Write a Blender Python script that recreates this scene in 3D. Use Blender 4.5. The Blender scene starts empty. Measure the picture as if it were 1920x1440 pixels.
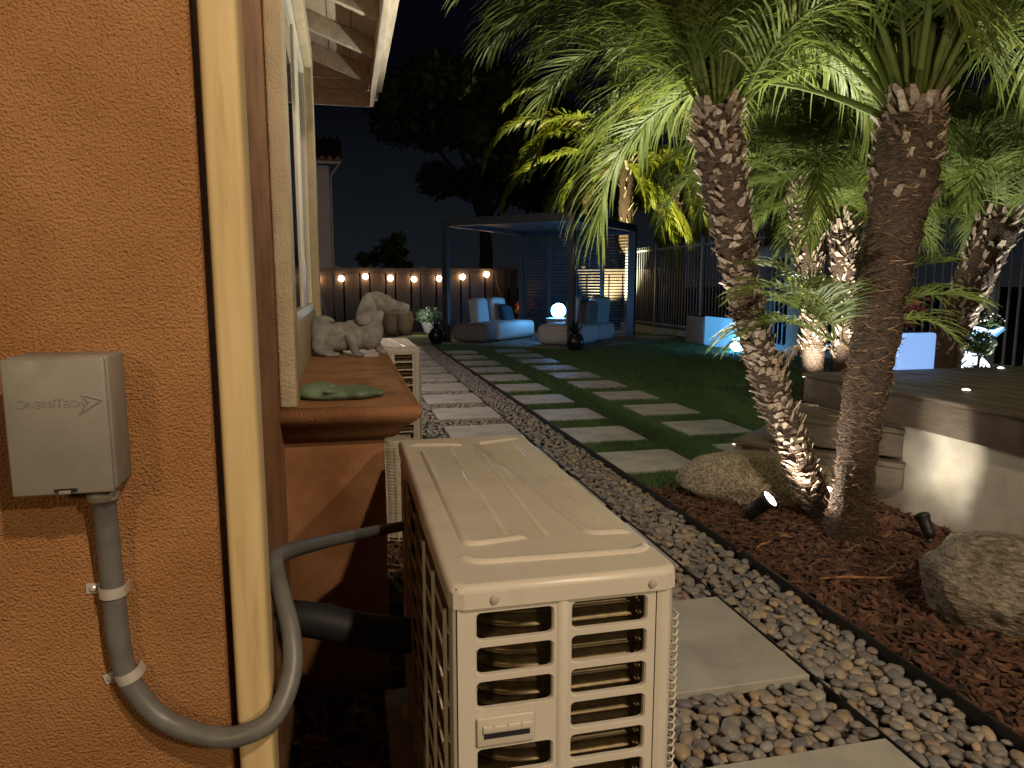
import bpy, bmesh, math, random
from math import sin, cos, pi, radians, atan2, hypot, sqrt
from mathutils import Vector, Matrix, noise

random.seed(7)
S = bpy.context.scene
COL = S.collection

# ------------------------------------------------------------------ camera
H = 1.27
cam_d = bpy.data.cameras.new('camera')
cam = bpy.data.objects.new('camera', cam_d); COL.objects.link(cam)
cam_d.sensor_fit = 'HORIZONTAL'; cam_d.sensor_width = 36.0
cam_d.lens = 36.0 * 1331 / 1920
cam_d.clip_start = 0.02; cam_d.clip_end = 2000
PITCH, YAW = radians(7.955), radians(13.151)
fwd = Vector((sin(YAW) * cos(PITCH), cos(YAW) * cos(PITCH), -sin(PITCH)))
cam.location = (0, 0, H)
cam.rotation_euler = fwd.to_track_quat('-Z', 'Y').to_euler()
S.camera = cam

# ------------------------------------------------------------------ night sky
W = bpy.data.worlds.new('World'); S.world = W; W.use_nodes = True
wn, wl = W.node_tree.nodes, W.node_tree.links
wn.clear()
w_out = wn.new('ShaderNodeOutputWorld'); w_bg = wn.new('ShaderNodeBackground')
w_tc = wn.new('ShaderNodeTexCoord'); w_sep = wn.new('ShaderNodeSeparateXYZ')
w_ramp = wn.new('ShaderNodeValToRGB')
w_ramp.color_ramp.elements[0].position = 0.0; w_ramp.color_ramp.elements[0].color = (0.0150, 0.0185, 0.0225, 1)
w_ramp.color_ramp.elements[1].position = 0.26; w_ramp.color_ramp.elements[1].color = (0.0022, 0.0025, 0.0055, 1)
e = w_ramp.color_ramp.elements.new(0.11); e.color = (0.0085, 0.0108, 0.0145, 1)
w_noise = wn.new('ShaderNodeTexNoise'); w_noise.inputs['Scale'].default_value = 5.0; w_noise.inputs['Detail'].default_value = 4
w_mul = wn.new('ShaderNodeMix'); w_mul.data_type = 'RGBA'; w_mul.blend_type = 'MULTIPLY'
w_mul.inputs[0].default_value = 0.45
wl.new(w_tc.outputs['Generated'], w_sep.inputs[0]); wl.new(w_sep.outputs['Z'], w_ramp.inputs[0])
wl.new(w_tc.outputs['Generated'], w_noise.inputs['Vector'])
wl.new(w_ramp.outputs[0], w_mul.inputs[6]); wl.new(w_noise.outputs['Fac'], w_mul.inputs[7])
wl.new(w_mul.outputs[2], w_bg.inputs['Color']); w_bg.inputs['Strength'].default_value = 0.75
wl.new(w_bg.outputs[0], w_out.inputs[0])

# ------------------------------------------------------------------ lamps of the place, plus one added fill spot
def lamp(name, kind, loc, power, col, size=0.05, target=None, angle=70, blend=0.4):
    d = bpy.data.lights.new(name, kind); d.energy = power; d.color = col
    d.shadow_soft_size = size
    if kind == 'SPOT':
        d.spot_size = radians(angle); d.spot_blend = blend
    o = bpy.data.objects.new(name, d); COL.objects.link(o); o.location = loc
    if target is not None:
        o.rotation_euler = (Vector(target) - Vector(loc)).to_track_quat('-Z', 'Y').to_euler()
    return o
WARM = (1.0, 0.62, 0.30)
lamp('porch_lamp', 'POINT', (-1.8, -1.8, 2.0), 100, (1.0, 0.70, 0.38), 0.18)
lamp('porch_lamp', 'POINT', (2.6, -3.6, 3.3), 420, (1.0, 0.78, 0.52), 0.07)
lamp('porch_lamp', 'POINT', (1.35, -1.8, 3.9), 440, (1.0, 0.78, 0.54), 0.07)
lamp('house_corner_lamp', 'POINT', (-0.75, 7.4, 2.6), 230, (1.0, 0.86, 0.78), 0.08)
lamp('house_corner_lamp', 'POINT', (-0.9, 10.5, 2.7), 34, (1.0, 0.88, 0.82), 0.08)

lamp('neighbour_fill', 'SPOT', (-1.7, 23.5, 2.2), 90, (1.0, 0.85, 0.78), 0.1, (-.9, 30, 3.6), 70, 0.8)  # added unseen spot that brightens the neighbour house wall

S.view_settings.view_transform = 'Standard'; S.view_settings.look = 'None'
S.view_settings.exposure = 0.0; S.view_settings.gamma = 1.0
S.view_settings.use_curve_mapping = False
S.render.engine = 'CYCLES'
S.cycles.use_denoising = True
try: S.cycles.denoiser = 'OPENIMAGEDENOISE'
except Exception: pass
S.cycles.max_bounces = 6; S.cycles.diffuse_bounces = 3; S.cycles.glossy_bounces = 3
S.cycles.transmission_bounces = 4; S.cycles.transparent_max_bounces = 6
S.cycles.sample_clamp_indirect = 4.0
S.cycles.caustics_reflective = False; S.cycles.caustics_refractive = False

# ------------------------------------------------------------------ materials
MATS = {}
def mat(name, col=(0.5, 0.5, 0.5), rough=0.6, metal=0.0, spec=0.4, col2=None, nscale=20, ndetail=4, contrast=(0.35, 0.65),
        bump=0.0, bscale=None, bdist=0.01, stretch=None, bstretch=None, rnd=None, rnd_src='island', emit=None, estr=0.0,
        trans=0.0, bump2=None, coord='Object', dirt=None):
    """procedural material: two-tone noise colour, one or two bumps, optional per-piece random colour ramp"""
    m = bpy.data.materials.new(name); m.use_nodes = True
    n, l = m.node_tree.nodes, m.node_tree.links
    b = n['Principled BSDF']; out = n['Material Output']
    b.inputs['Base Color'].default_value = (*col, 1); b.inputs['Roughness'].default_value = rough
    b.inputs['Metallic'].default_value = metal; b.inputs['Specular IOR Level'].default_value = spec
    tc = n.new('ShaderNodeTexCoord')
    def coords(st):
        if st is None: return tc.outputs[coord]
        mp = n.new('ShaderNodeMapping'); mp.inputs['Scale'].default_value = st
        l.new(tc.outputs[coord], mp.inputs['Vector']); return mp.outputs['Vector']
    base = None
    if rnd is not None:
        rp = n.new('ShaderNodeValToRGB'); cr = rp.color_ramp
        cr.interpolation = 'LINEAR'
        while len(cr.elements) < len(rnd): cr.elements.new(0.5)
        for i, c in enumerate(rnd):
            cr.elements[i].position = i / (len(rnd) - 1); cr.elements[i].color = (*c, 1)
        if rnd_src == 'island':
            g = n.new('ShaderNodeNewGeometry'); l.new(g.outputs['Random Per Island'], rp.inputs[0])
        else:
            g = n.new('ShaderNodeObjectInfo'); l.new(g.outputs['Random'], rp.inputs[0])
        base = rp.outputs[0]
    if col2 is not None:
        nz = n.new('ShaderNodeTexNoise'); nz.inputs['Scale'].default_value = nscale; nz.inputs['Detail'].default_value = ndetail
        l.new(coords(stretch), nz.inputs['Vector'])
        mr = n.new('ShaderNodeMapRange'); mr.inputs[1].default_value, mr.inputs[2].default_value = contrast
        l.new(nz.outputs['Fac'], mr.inputs[0])
        mx = n.new('ShaderNodeMix'); mx.data_type = 'RGBA'
        l.new(mr.outputs[0], mx.inputs[0])
        if base is None: mx.inputs[6].default_value = (*col, 1); mx.inputs[7].default_value = (*col2, 1)
        else:
            mx.blend_type = 'MULTIPLY'; l.new(base, mx.inputs[6]); mx.inputs[7].default_value = (*col2, 1)
        base = mx.outputs[2]
    if dirt is not None:      # blotches, drips and specks with a shape of their own: (scale, tint, low, high, stretch)
        ds, dt, d0, d1, dst = dirt
        dn = n.new('ShaderNodeTexNoise'); dn.inputs['Scale'].default_value = ds; dn.inputs['Detail'].default_value = 7; dn.inputs['Roughness'].default_value = 0.65
        l.new(coords(dst), dn.inputs['Vector'])
        dr = n.new('ShaderNodeMapRange'); dr.inputs[1].default_value = d0; dr.inputs[2].default_value = d1
        l.new(dn.outputs['Fac'], dr.inputs[0])
        dm_ = n.new('ShaderNodeMix'); dm_.data_type = 'RGBA'; dm_.blend_type = 'MULTIPLY'
        l.new(dr.outputs[0], dm_.inputs[0])
        if base is None: dm_.inputs[6].default_value = (*col, 1)
        else: l.new(base, dm_.inputs[6])
        dm_.inputs[7].default_value = (*dt, 1); base = dm_.outputs[2]
        rm = n.new('ShaderNodeMapRange'); rm.inputs[3].default_value = rough; rm.inputs[4].default_value = min(1, rough + .25)
        l.new(dr.outputs[0], rm.inputs[0]); l.new(rm.outputs[0], b.inputs['Roughness'])
    if base is not None: l.new(base, b.inputs['Base Color'])
    if bump:
        nb = n.new('ShaderNodeTexNoise'); nb.inputs['Scale'].default_value = bscale or nscale; nb.inputs['Detail'].default_value = 4
        l.new(coords(bstretch or stretch), nb.inputs['Vector'])
        bp = n.new('ShaderNodeBump'); bp.inputs['Strength'].default_value = bump; bp.inputs['Distance'].default_value = bdist
        l.new(nb.outputs['Fac'], bp.inputs['Height'])
        nrm = bp.outputs[0]
        if bump2:
            s2, k2, d2 = bump2
            nb2 = n.new('ShaderNodeTexNoise'); nb2.inputs['Scale'].default_value = s2; nb2.inputs['Detail'].default_value = 3
            l.new(coords(None), nb2.inputs['Vector'])
            bp2 = n.new('ShaderNodeBump'); bp2.inputs['Strength'].default_value = k2; bp2.inputs['Distance'].default_value = d2
            l.new(nb2.outputs['Fac'], bp2.inputs['Height']); l.new(nrm, bp2.inputs['Normal']); nrm = bp2.outputs[0]
        l.new(nrm, b.inputs['Normal'])
    if emit is not None:
        b.inputs['Emission Color'].default_value = (*emit, 1); b.inputs['Emission Strength'].default_value = estr
    if trans > 0:
        tr = n.new('ShaderNodeBsdfTranslucent')
        if base is not None: l.new(base, tr.inputs['Color'])
        else: tr.inputs['Color'].default_value = (*col, 1)
        ms = n.new('ShaderNodeMixShader'); ms.inputs[0].default_value = trans
        l.new(b.outputs[0], ms.inputs[1]); l.new(tr.outputs[0], ms.inputs[2]); l.new(ms.outputs[0], out.inputs['Surface'])
    MATS[name] = m
    return m

M = {}
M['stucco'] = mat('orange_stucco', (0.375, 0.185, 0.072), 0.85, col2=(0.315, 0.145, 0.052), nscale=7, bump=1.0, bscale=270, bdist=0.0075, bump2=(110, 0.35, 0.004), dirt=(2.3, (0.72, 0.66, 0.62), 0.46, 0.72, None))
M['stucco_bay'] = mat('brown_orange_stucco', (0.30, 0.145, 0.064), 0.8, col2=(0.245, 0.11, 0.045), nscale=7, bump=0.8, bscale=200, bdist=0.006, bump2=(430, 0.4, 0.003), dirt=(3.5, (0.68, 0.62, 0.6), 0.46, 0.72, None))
M['stucco_top'] = mat('smooth_orange_ledge', (0.40, 0.200, 0.090), 0.45, col2=(0.31, 0.145, 0.062), nscale=6, bump=0.3, bscale=180, bdist=0.004, dirt=(9, (0.66, 0.64, 0.62), 0.48, 0.70, None))
M['cream_stucco'] = mat('cream_stucco', (0.48, 0.40, 0.275), 0.85, col2=(0.41, 0.335, 0.225), nscale=14, bump=0.8, bscale=170, bdist=0.006)
M['cream_paint'] = mat('cream_painted_metal', (0.56, 0.43, 0.23), 0.6, spec=.25, col2=(0.49, 0.37, 0.19), nscale=12, stretch=(5, 5, 0.4), bump=0.05, bscale=14, bdist=0.004, dirt=(14, (0.74, 0.68, 0.60), 0.54, 0.74, (3, 3, .25)))
M['eave_paint'] = mat('old_white_eave_paint', (0.60, 0.53, 0.42), 0.7, col2=(0.46, 0.39, 0.29), nscale=9, stretch=(3, 0.6, 3), bump=0.25, bscale=40, bdist=0.004)
M['vinyl'] = mat('white_vinyl', (0.70, 0.66, 0.56), 0.35)
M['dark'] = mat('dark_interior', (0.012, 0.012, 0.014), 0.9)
M['black_plastic'] = mat('black_plastic', (0.012, 0.012, 0.014), 0.45)
M['glass'] = mat('window_glass', (0.02, 0.025, 0.03), 0.03, spec=0.9)
M['box_grey'] = mat('grey_plastic_box', (0.215, 0.20, 0.178), 0.42, col2=(0.185, 0.172, 0.153), nscale=5, bump=0.04, bscale=220, bdist=0.002, dirt=(10, (0.80, 0.78, 0.74), 0.5, 0.75, None))
M['conduit'] = mat('grey_flexible_conduit', (0.125, 0.122, 0.118), 0.42, col2=(0.095, 0.093, 0.09), nscale=30)
M['zinc'] = mat('zinc_strap', (0.50, 0.48, 0.44), 0.38, metal=0.35)
M['ac_paint'] = mat('beige_enamel', (0.56, 0.52, 0.455), 0.30, col2=(0.52, 0.48, 0.41), nscale=3, bump=0.03, bscale=60, bdist=0.003, dirt=(6, (0.80, 0.76, 0.70), 0.50, 0.78, (1, 1, .35)))
M['ac_grille'] = mat('beige_plastic_grille', (0.50, 0.46, 0.39), 0.45)
M['coil'] = mat('coil_fins', (0.085, 0.06, 0.025), 0.38, metal=0.55, col2=(0.05, 0.036, 0.016), nscale=60)
M['foam'] = mat('black_pipe_foam', (0.018, 0.018, 0.022), 0.6)
M['concrete'] = mat('concrete', (0.30, 0.28, 0.25), 0.85, col2=(0.22, 0.21, 0.19), nscale=12, bump=0.3, bscale=60, bdist=0.004, dirt=(1.5, (0.75, 0.74, 0.72), 0.45, 0.7, None))
M['paver'] = mat('grey_porcelain_paver', (0.42, 0.40, 0.36), 0.55, col2=(0.34, 0.325, 0.295), nscale=5, ndetail=8, contrast=(0.3, 0.7), bump=0.15, bscale=70, bdist=0.003, dirt=(3.2, (0.74, 0.72, 0.70), 0.47, 0.72, None))
PEB = [(0.14, 0.135, 0.135), (0.21, 0.205, 0.20), (0.28, 0.25, 0.225), (0.17, 0.165, 0.165), (0.36, 0.31, 0.25), (0.24, 0.23, 0.22), (0.33, 0.235, 0.15), (0.15, 0.15, 0.165), (0.31, 0.305, 0.29), (0.44, 0.34, 0.21), (0.22, 0.21, 0.20)]
M['pebble'] = mat('river_pebble', rough=0.48, rnd=PEB, rnd_src='object', col2=(0.72, 0.72, 0.74), nscale=25, bump=0.12, bscale=120, bdist=0.002)
M['pebble_s'] = mat('river_pebble_mass', rough=0.5, rnd=PEB, rnd_src='island', col2=(0.72, 0.72, 0.74), nscale=25)
M['soil'] = mat('dark_soil', (0.035, 0.026, 0.02), 0.95, col2=(0.02, 0.015, 0.012), nscale=30, bump=0.6, bscale=60, bdist=0.02)
MUL = [(0.078, 0.038, 0.026), (0.118, 0.056, 0.037), (0.165, 0.08, 0.05), (0.055, 0.028, 0.021), (0.10, 0.047, 0.031), (0.22, 0.115, 0.066), (0.042, 0.024, 0.019)]
M['mulch'] = mat('red_bark_mulch', rough=0.8, rnd=MUL, rnd_src='island', col2=(0.6, 0.55, 0.5), nscale=40, stretch=(1, 1, 1))
M['stick'] = mat('pale_wood_chip', (0.36, 0.19, 0.075), 0.8, col2=(0.24, 0.11, 0.045), nscale=60)
M['turf'] = mat('turf_backing', (0.035, 0.065, 0.020), 0.95, col2=(0.022, 0.042, 0.014), nscale=60, bump=0.5, bscale=160, bdist=0.01)
M['blade'] = mat('turf_blade', rough=0.6, rnd=[(0.068, 0.145, 0.038), (0.09, 0.185, 0.050), (0.055, 0.118, 0.036), (0.115, 0.20, 0.066), (0.13, 0.15, 0.065)], rnd_src='island', trans=0.2)
M['edging'] = mat('black_steel_edging', (0.010, 0.010, 0.012), 0.5)
M['boulder'] = mat('tan_boulder', (0.44, 0.38, 0.295), 0.85, col2=(0.17, 0.145, 0.11), nscale=75, ndetail=10, contrast=(0.40, 0.60), bump=0.9, bscale=60, bdist=0.015, bump2=(190, 0.5, 0.006), dirt=(5, (.62, .58, .52), .45, .68, None))
M['boulder_d'] = mat('banded_boulder', (0.36, 0.315, 0.25), 0.85, col2=(0.13, 0.11, 0.085), nscale=24, ndetail=13, contrast=(0.36, 0.64), stretch=(1.2, 1.2, 3.4), bump=1.0, bscale=30, bdist=0.022, bump2=(170, 0.7, 0.006), dirt=(4, (.6, .57, .5), .45, .66, (1, 1, 2.2)))
M['white_wall'] = mat('white_garden_stucco', (0.62, 0.59, 0.51), 0.85, col2=(0.55, 0.52, 0.45), nscale=6, bump=0.5, bscale=120, bdist=0.006, dirt=(3.5, (0.80, 0.76, 0.68), 0.48, 0.75, None))
M['deck'] = mat('brown_composite_deck', (0.135, 0.105, 0.075), 0.6, col2=(0.085, 0.066, 0.048), nscale=22, ndetail=6, stretch=(5, 0.5, 8), bump=0.35, bscale=30, bdist=0.004, dirt=(2.5, (0.75, 0.72, 0.7), 0.45, 0.7, None))
M['deck_x'] = mat('brown_composite_step', (0.145, 0.12, 0.095), 0.6, col2=(0.095, 0.078, 0.06), nscale=22, ndetail=6, stretch=(0.5, 5, 8), bump=0.35, bscale=30, bdist=0.004)
M['trunk'] = mat('palm_trunk_core', (0.085, 0.052, 0.033), 0.95, col2=(0.026, 0.016, 0.011), nscale=40, stretch=(1, 1, 2.6), bump=1.0, bscale=45, bdist=0.03)
M['fibre'] = mat('palm_fibre', rough=0.85, rnd=[(0.09, 0.048, 0.026), (0.16, 0.09, 0.05), (0.05, 0.028, 0.017), (0.26, 0.165, 0.095), (0.12, 0.066, 0.036), (0.06, 0.036, 0.022)], rnd_src='island')
M['boot'] = mat('palm_leaf_base', rough=0.85, rnd=[(0.22, 0.165, 0.115), (0.33, 0.26, 0.19), (0.12, 0.08, 0.055), (0.45, 0.375, 0.29), (0.17, 0.115, 0.075)], rnd_src='island', col2=(0.5, 0.46, 0.42), nscale=70)
M['frond'] = mat('palm_frond_green', rough=0.55, spec=0.25, rnd=[(0.105, 0.138, 0.024), (0.13, 0.165, 0.030), (0.08, 0.115, 0.024), (0.165, 0.185, 0.040), (0.115, 0.14, 0.032)], rnd_src='island', trans=0.42)
M['frond_y'] = mat('palm_frond_yellow_green', rough=0.45, rnd=[(0.16, 0.20, 0.02), (0.22, 0.23, 0.025), (0.11, 0.17, 0.02), (0.26, 0.22, 0.03)], rnd_src='island', trans=0.4)
M['frond_dead'] = mat('dead_frond', rough=0.8, rnd=[(0.36, 0.25, 0.14), (0.28, 0.18, 0.09), (0.45, 0.34, 0.21)], rnd_src='island', trans=0.2)
M['metal_dark'] = mat('charcoal_powder_coat', (0.050, 0.052, 0.060), 0.5, col2=(0.042, 0.044, 0.051), nscale=3)
M['fence_brown'] = mat('dark_brown_fence', (0.042, 0.031, 0.027), 0.45, col2=(0.032, 0.024, 0.02), nscale=4, stretch=(4, 4, 0.4), bump=0.1, bscale=30, bdist=0.003)
M['bar'] = mat('grey_fence_bar', (0.22, 0.23, 0.25), 0.45, metal=0.3)
M['fabric'] = mat('grey_outdoor_fabric', (0.55, 0.53, 0.51), 0.95, col2=(0.48, 0.465, 0.45), nscale=40, bump=0.25, bscale=300, bdist=0.003)
M['fabric_d'] = mat('dark_taupe_fabric', (0.20, 0.175, 0.155), 0.95, bump=0.25, bscale=300, bdist=0.003)
M['pillow_d'] = mat('navy_cushion_fabric', (0.03, 0.04, 0.055), 0.95)
M['pillow_l'] = mat('pale_blue_cushion_stripe', (0.35, 0.42, 0.45), 0.95)
M['black_pot'] = mat('black_glazed_pot', (0.012, 0.012, 0.014), 0.35)
M['agave'] = mat('dark_agave_leaf', (0.016, 0.026, 0.018), 0.5)
M['terracotta'] = mat('tan_pot', (0.34, 0.22, 0.14), 0.8, col2=(0.26, 0.16, 0.10), nscale=14)
M['white_pot'] = mat('white_pot', (0.7, 0.68, 0.64), 0.5)
M['stone_grey'] = mat('carved_grey_stone', (0.31, 0.31, 0.305), 0.85, col2=(0.19, 0.19, 0.19), nscale=22, ndetail=8, bump=0.5, bscale=60, bdist=0.006, bump2=(220, 0.35, 0.003), dirt=(16, (.74, .74, .72), .48, .66, None))
M['sage'] = mat('sage_green_ceramic', (0.17, 0.24, 0.16), 0.5, col2=(0.105, 0.155, 0.10), nscale=14, bump=0.4, bscale=40, bdist=0.004, dirt=(25, (0.6, 0.58, 0.5), 0.5, 0.7, None))
M['wire_white'] = mat('pale_coated_wire', (0.55, 0.49, 0.39), 0.5)
M['leaf_dark'] = mat('dark_foliage', rough=0.6, rnd=[(0.03, 0.05, 0.018), (0.045, 0.07, 0.022), (0.022, 0.035, 0.014)], rnd_src='island', trans=0.2)
M['leaf_red'] = mat('red_foliage', rough=0.6, rnd=[(0.10, 0.03, 0.025), (0.16, 0.05, 0.035), (0.06, 0.03, 0.02)], rnd_src='island', trans=0.2)
M['petal_white'] = mat('white_petals', (0.8, 0.8, 0.78), 0.6, trans=0.3)
M['petal_orange'] = mat('orange_petals', rough=0.6, rnd=[(0.7, 0.12, 0.03), (0.8, 0.25, 0.05), (0.55, 0.06, 0.03)], rnd_src='island', trans=0.3)
M['petal_pink'] = mat('pink_petals', rough=0.6, rnd=[(0.6, 0.25, 0.2), (0.65, 0.35, 0.28), (0.5, 0.2, 0.12)], rnd_src='island', trans=0.2)
M['neigh_wall'] = mat('neighbour_plaster', (0.60, 0.50, 0.46), 0.9, col2=(0.54, 0.45, 0.41), nscale=1.5)
M['roof_tile'] = mat('clay_roof_tile', (0.30, 0.15, 0.10), 0.85, col2=(0.2, 0.1, 0.07), nscale=3)
M['gate_stone'] = mat('tan_gate_plaster', (0.22, 0.17, 0.12), 0.9, col2=(0.16, 0.125, 0.09), nscale=4, bump=0.4, bscale=30, bdist=0.01)
M['bark'] = mat('dark_bark', (0.05, 0.04, 0.03), 0.95)
M['grey_block'] = mat('grey_planter_side', (0.30, 0.28, 0.27), 0.8)
M['bulb'] = mat('warm_bulb', (1, 0.8, 0.5), 0.4, emit=(1.0, 0.60, 0.28), estr=60)
M['spot_lens'] = mat('spot_lens', (1, 1, 1), 0.3, emit=(1.0, 0.93, 0.80), estr=30)
M['led'] = mat('deck_led', (1, 1, 1), 0.3, emit=(1.0, 0.93, 0.85), estr=9)
M['globe'] = mat('glowing_globe', (1, 1, 1), 0.4, emit=(0.13, 0.47, 1.0), estr=62)
M['half_globe'] = mat('white_glow', (1, 1, 1), 0.4, emit=(0.62, 0.80, 1.0), estr=3.0)
M['cube_glow'] = mat('blue_glow_soft', (0.5, 0.7, 1), 0.4, emit=(0.10, 0.30, 0.80), estr=0.9)
M['pot_glow'] = mat('cyan_glow_pot', (0.5, 0.7, 1), 0.4, emit=(0.08, 0.42, 0.80), estr=0.85)
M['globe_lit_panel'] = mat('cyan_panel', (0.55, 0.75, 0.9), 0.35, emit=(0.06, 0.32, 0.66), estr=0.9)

# ------------------------------------------------------------------ mesh helpers
class MB:
    """collects verts and faces; build() links them as one mesh object"""
    def __init__(s): s.v = []; s.f = []
    def add(s, vs, fs):
        o = len(s.v); s.v += [tuple(p) for p in vs]; s.f += [tuple(i + o for i in f) for f in fs]; return s
    def box(s, x0, x1, y0, y1, z0, z1, mx=None):
        vs = [Vector(p) for p in ((x0, y0, z0), (x1, y0, z0), (x1, y1, z0), (x0, y1, z0), (x0, y0, z1), (x1, y0, z1), (x1, y1, z1), (x0, y1, z1))]
        if mx is not None: vs = [mx @ p for p in vs]
        return s.add(vs, [(0, 3, 2, 1), (4, 5, 6, 7), (0, 1, 5, 4), (1, 2, 6, 5), (2, 3, 7, 6), (3, 0, 4, 7)])
    def tube(s, pts, r, n=8, caps=True):
        pts = [Vector(p) for p in pts]
        rs = r if isinstance(r, (list, tuple)) else [r] * len(pts)
        rings = []; up = None
        for i, p in enumerate(pts):
            t = (pts[min(i + 1, len(pts) - 1)] - pts[max(i - 1, 0)]).normalized()
            if up is None:
                up = Vector((0, 0, 1)) if abs(t.z) < 0.9 else Vector((1, 0, 0))
            a = t.cross(up).normalized(); b = a.cross(t).normalized(); up = b
            rings.append([p + (a * cos(2 * pi * k / n) + b * sin(2 * pi * k / n)) * rs[i] for k in range(n)])
        vs = [q for rg in rings for q in rg]; fs = []
        for i in range(len(pts) - 1):
            for k in range(n):
                k2 = (k + 1) % n
                fs.append((i * n + k, i * n + k2, (i + 1) * n + k2, (i + 1) * n + k))
        if caps:
            fs.append(tuple(reversed(range(n)))); fs.append(tuple((len(pts) - 1) * n + k for k in range(n)))
        return s.add(vs, fs)
    def lathe(s, prof, n=24, c=(0, 0, 0), caps=True):
        vs = []; fs = []
        for (r, z) in prof:
            for k in range(n): vs.append((c[0] + r * cos(2 * pi * k / n), c[1] + r * sin(2 * pi * k / n), c[2] + z))
        for i in range(len(prof) - 1):
            for k in range(n):
                k2 = (k + 1) % n
                fs.append((i * n + k, i * n + k2, (i + 1) * n + k2, (i + 1) * n + k))
        if caps:
            fs.append(tuple(reversed(range(n)))); fs.append(tuple((len(prof) - 1) * n + k for k in range(n)))
        return s.add(vs, fs)
    def ell(s, c, r, mx=None, sub=2):
        bm = bmesh.new(); bmesh.ops.create_icosphere(bm, subdivisions=sub, radius=1)
        vs = [Vector((v.co.x * r[0], v.co.y * r[1], v.co.z * r[2])) for v in bm.verts]
        if mx is not None: vs = [mx @ p for p in vs]
        vs = [p + Vector(c) for p in vs]
        fs = [tuple(v.index for v in f.verts) for f in bm.faces]; bm.free()
        return s.add(vs, fs)
    def mesh(s, name, m, smooth=False):
        me = bpy.data.meshes.new(name); me.from_pydata(s.v, [], s.f); me.materials.append(m)
        if smooth: me.polygons.foreach_set('use_smooth', [True] * len(me.polygons))
        me.update(); return me
    def build(s, name, m, parent=None, smooth=False, loc=None, bevel=0, seg=2, auto=None, **props):
        me = s.mesh(name, m, smooth)
        return link(name, me, parent, loc, bevel, seg, **props)

def bevel_mesh(me, w, seg=2):
    bm = bmesh.new(); bm.from_mesh(me)
    bmesh.ops.remove_doubles(bm, verts=bm.verts, dist=1e-5)
    bmesh.ops.recalc_face_normals(bm, faces=bm.faces)
    ed = [e for e in bm.edges if len(e.link_faces) == 2 and e.calc_face_angle(0) > 0.5]
    bmesh.ops.bevel(bm, geom=ed, offset=w, segments=seg, profile=0.5, affect='EDGES', clamp_overlap=True)
    for f in bm.faces: f.smooth = True
    bm.to_mesh(me); bm.free()

def link(name, me, parent=None, loc=None, bevel=0, seg=2, **props):
    if bevel:
        bevel_mesh(me, bevel, seg)
    o = bpy.data.objects.new(name, me); COL.objects.link(o)
    if parent is not None: o.parent = parent
    if loc is not None: o.location = loc
    for k, v in props.items(): o[k] = v
    return o
def empty(name, loc, label, cat, group=None, rz=0):
    o = bpy.data.objects.new(name, None); COL.objects.link(o); o.location = loc; o.rotation_euler.z = rz
    o.empty_display_size = 0.1
    o['label'] = label; o['category'] = cat
    if group: o['group'] = group
    return o
def tag(o, label, cat, group=None):
    o['label'] = label; o['category'] = cat
    if group: o['group'] = group
    return o
def struct(o): o['kind'] = 'structure'; return o
def copy_tree(o, parent=None):
    c = o.copy(); COL.objects.link(c); c.parent = parent
    for ch in list(o.children): copy_tree(ch, c)
    return c
def evaluated(o, name=None):
    dg = bpy.context.evaluated_depsgraph_get(); dg.update()
    me = bpy.data.meshes.new_from_object(o.evaluated_get(dg))
    return me
def blob(mb, name, m, voxel, smooth_it=6, cut=None):
    """several overlapping solids fused into one smooth skin"""
    o = mb.build('tmp', m)
    r = o.modifiers.new('r', 'REMESH'); r.mode = 'VOXEL'; r.voxel_size = voxel
    s = o.modifiers.new('s', 'SMOOTH'); s.iterations = smooth_it; s.factor = 0.5
    cutter = None
    if cut is not None:
        cutter = cut.build('cut', m)
        b = o.modifiers.new('b', 'BOOLEAN'); b.operation = 'DIFFERENCE'; b.object = cutter; b.solver = 'EXACT'
    me = evaluated(o); me.name = name
    bpy.data.objects.remove(o)
    if cutter: bpy.data.objects.remove(cutter)
    if not me.materials: me.materials.append(m)
    me.polygons.foreach_set('use_smooth', [True] * len(me.polygons))
    return me
def smooth_path(pts, n=8):
    """Catmull-Rom through points"""
    P = [Vector(p) for p in pts]; P = [2 * P[0] - P[1]] + P + [2 * P[-1] - P[-2]]
    out = []
    for i in range(1, len(P) - 2):
        for k in range(n):
            t = k / n
            out.append(0.5 * ((2 * P[i]) + (-P[i - 1] + P[i + 1]) * t + (2 * P[i - 1] - 5 * P[i] + 4 * P[i + 1] - P[i + 2]) * t * t + (-P[i - 1] + 3 * P[i] - 3 * P[i + 1] + P[i + 2]) * t ** 3))
    out.append(P[-2]); return out
R = random.uniform

# ------------------------------------------------------------------ ground
def sheet(name, pts, z, m, **kw):
    b = MB(); b.add([(x, y, z) for x, y in pts], [tuple(range(len(pts)))]); return struct(b.build(name, m, **kw))
sheet('ground', [(-400, -400), (400, -400), (400, 400), (-400, 400)], -0.07, M['soil'])
sheet('mulch_bed_ground', [(1.80, 0.1), (3.06, 0.1), (3.06, 4.12), (1.80, 4.02)], -0.018, M['soil'])
sheet('house_bed_ground', [(-0.4, 0.3), (0.62, 0.3), (0.62, 9.5), (-0.4, 9.5)], -0.03, M['soil'])
pebble_bed = sheet('pebble_bed', [(0.62, 0.1), (1.79, 0.1), (1.79, 15.4), (0.62, 15.4)], -0.045, M['soil'])
lawn = sheet('lawn', [(1.80, 4.03), (3.06, 4.13), (3.2, 4.6), (9.2, 4.9), (9.2, 17.2), (1.0, 17.2), (1.0, 15.2), (1.80, 15.2)], -0.012, M['turf'])

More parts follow.
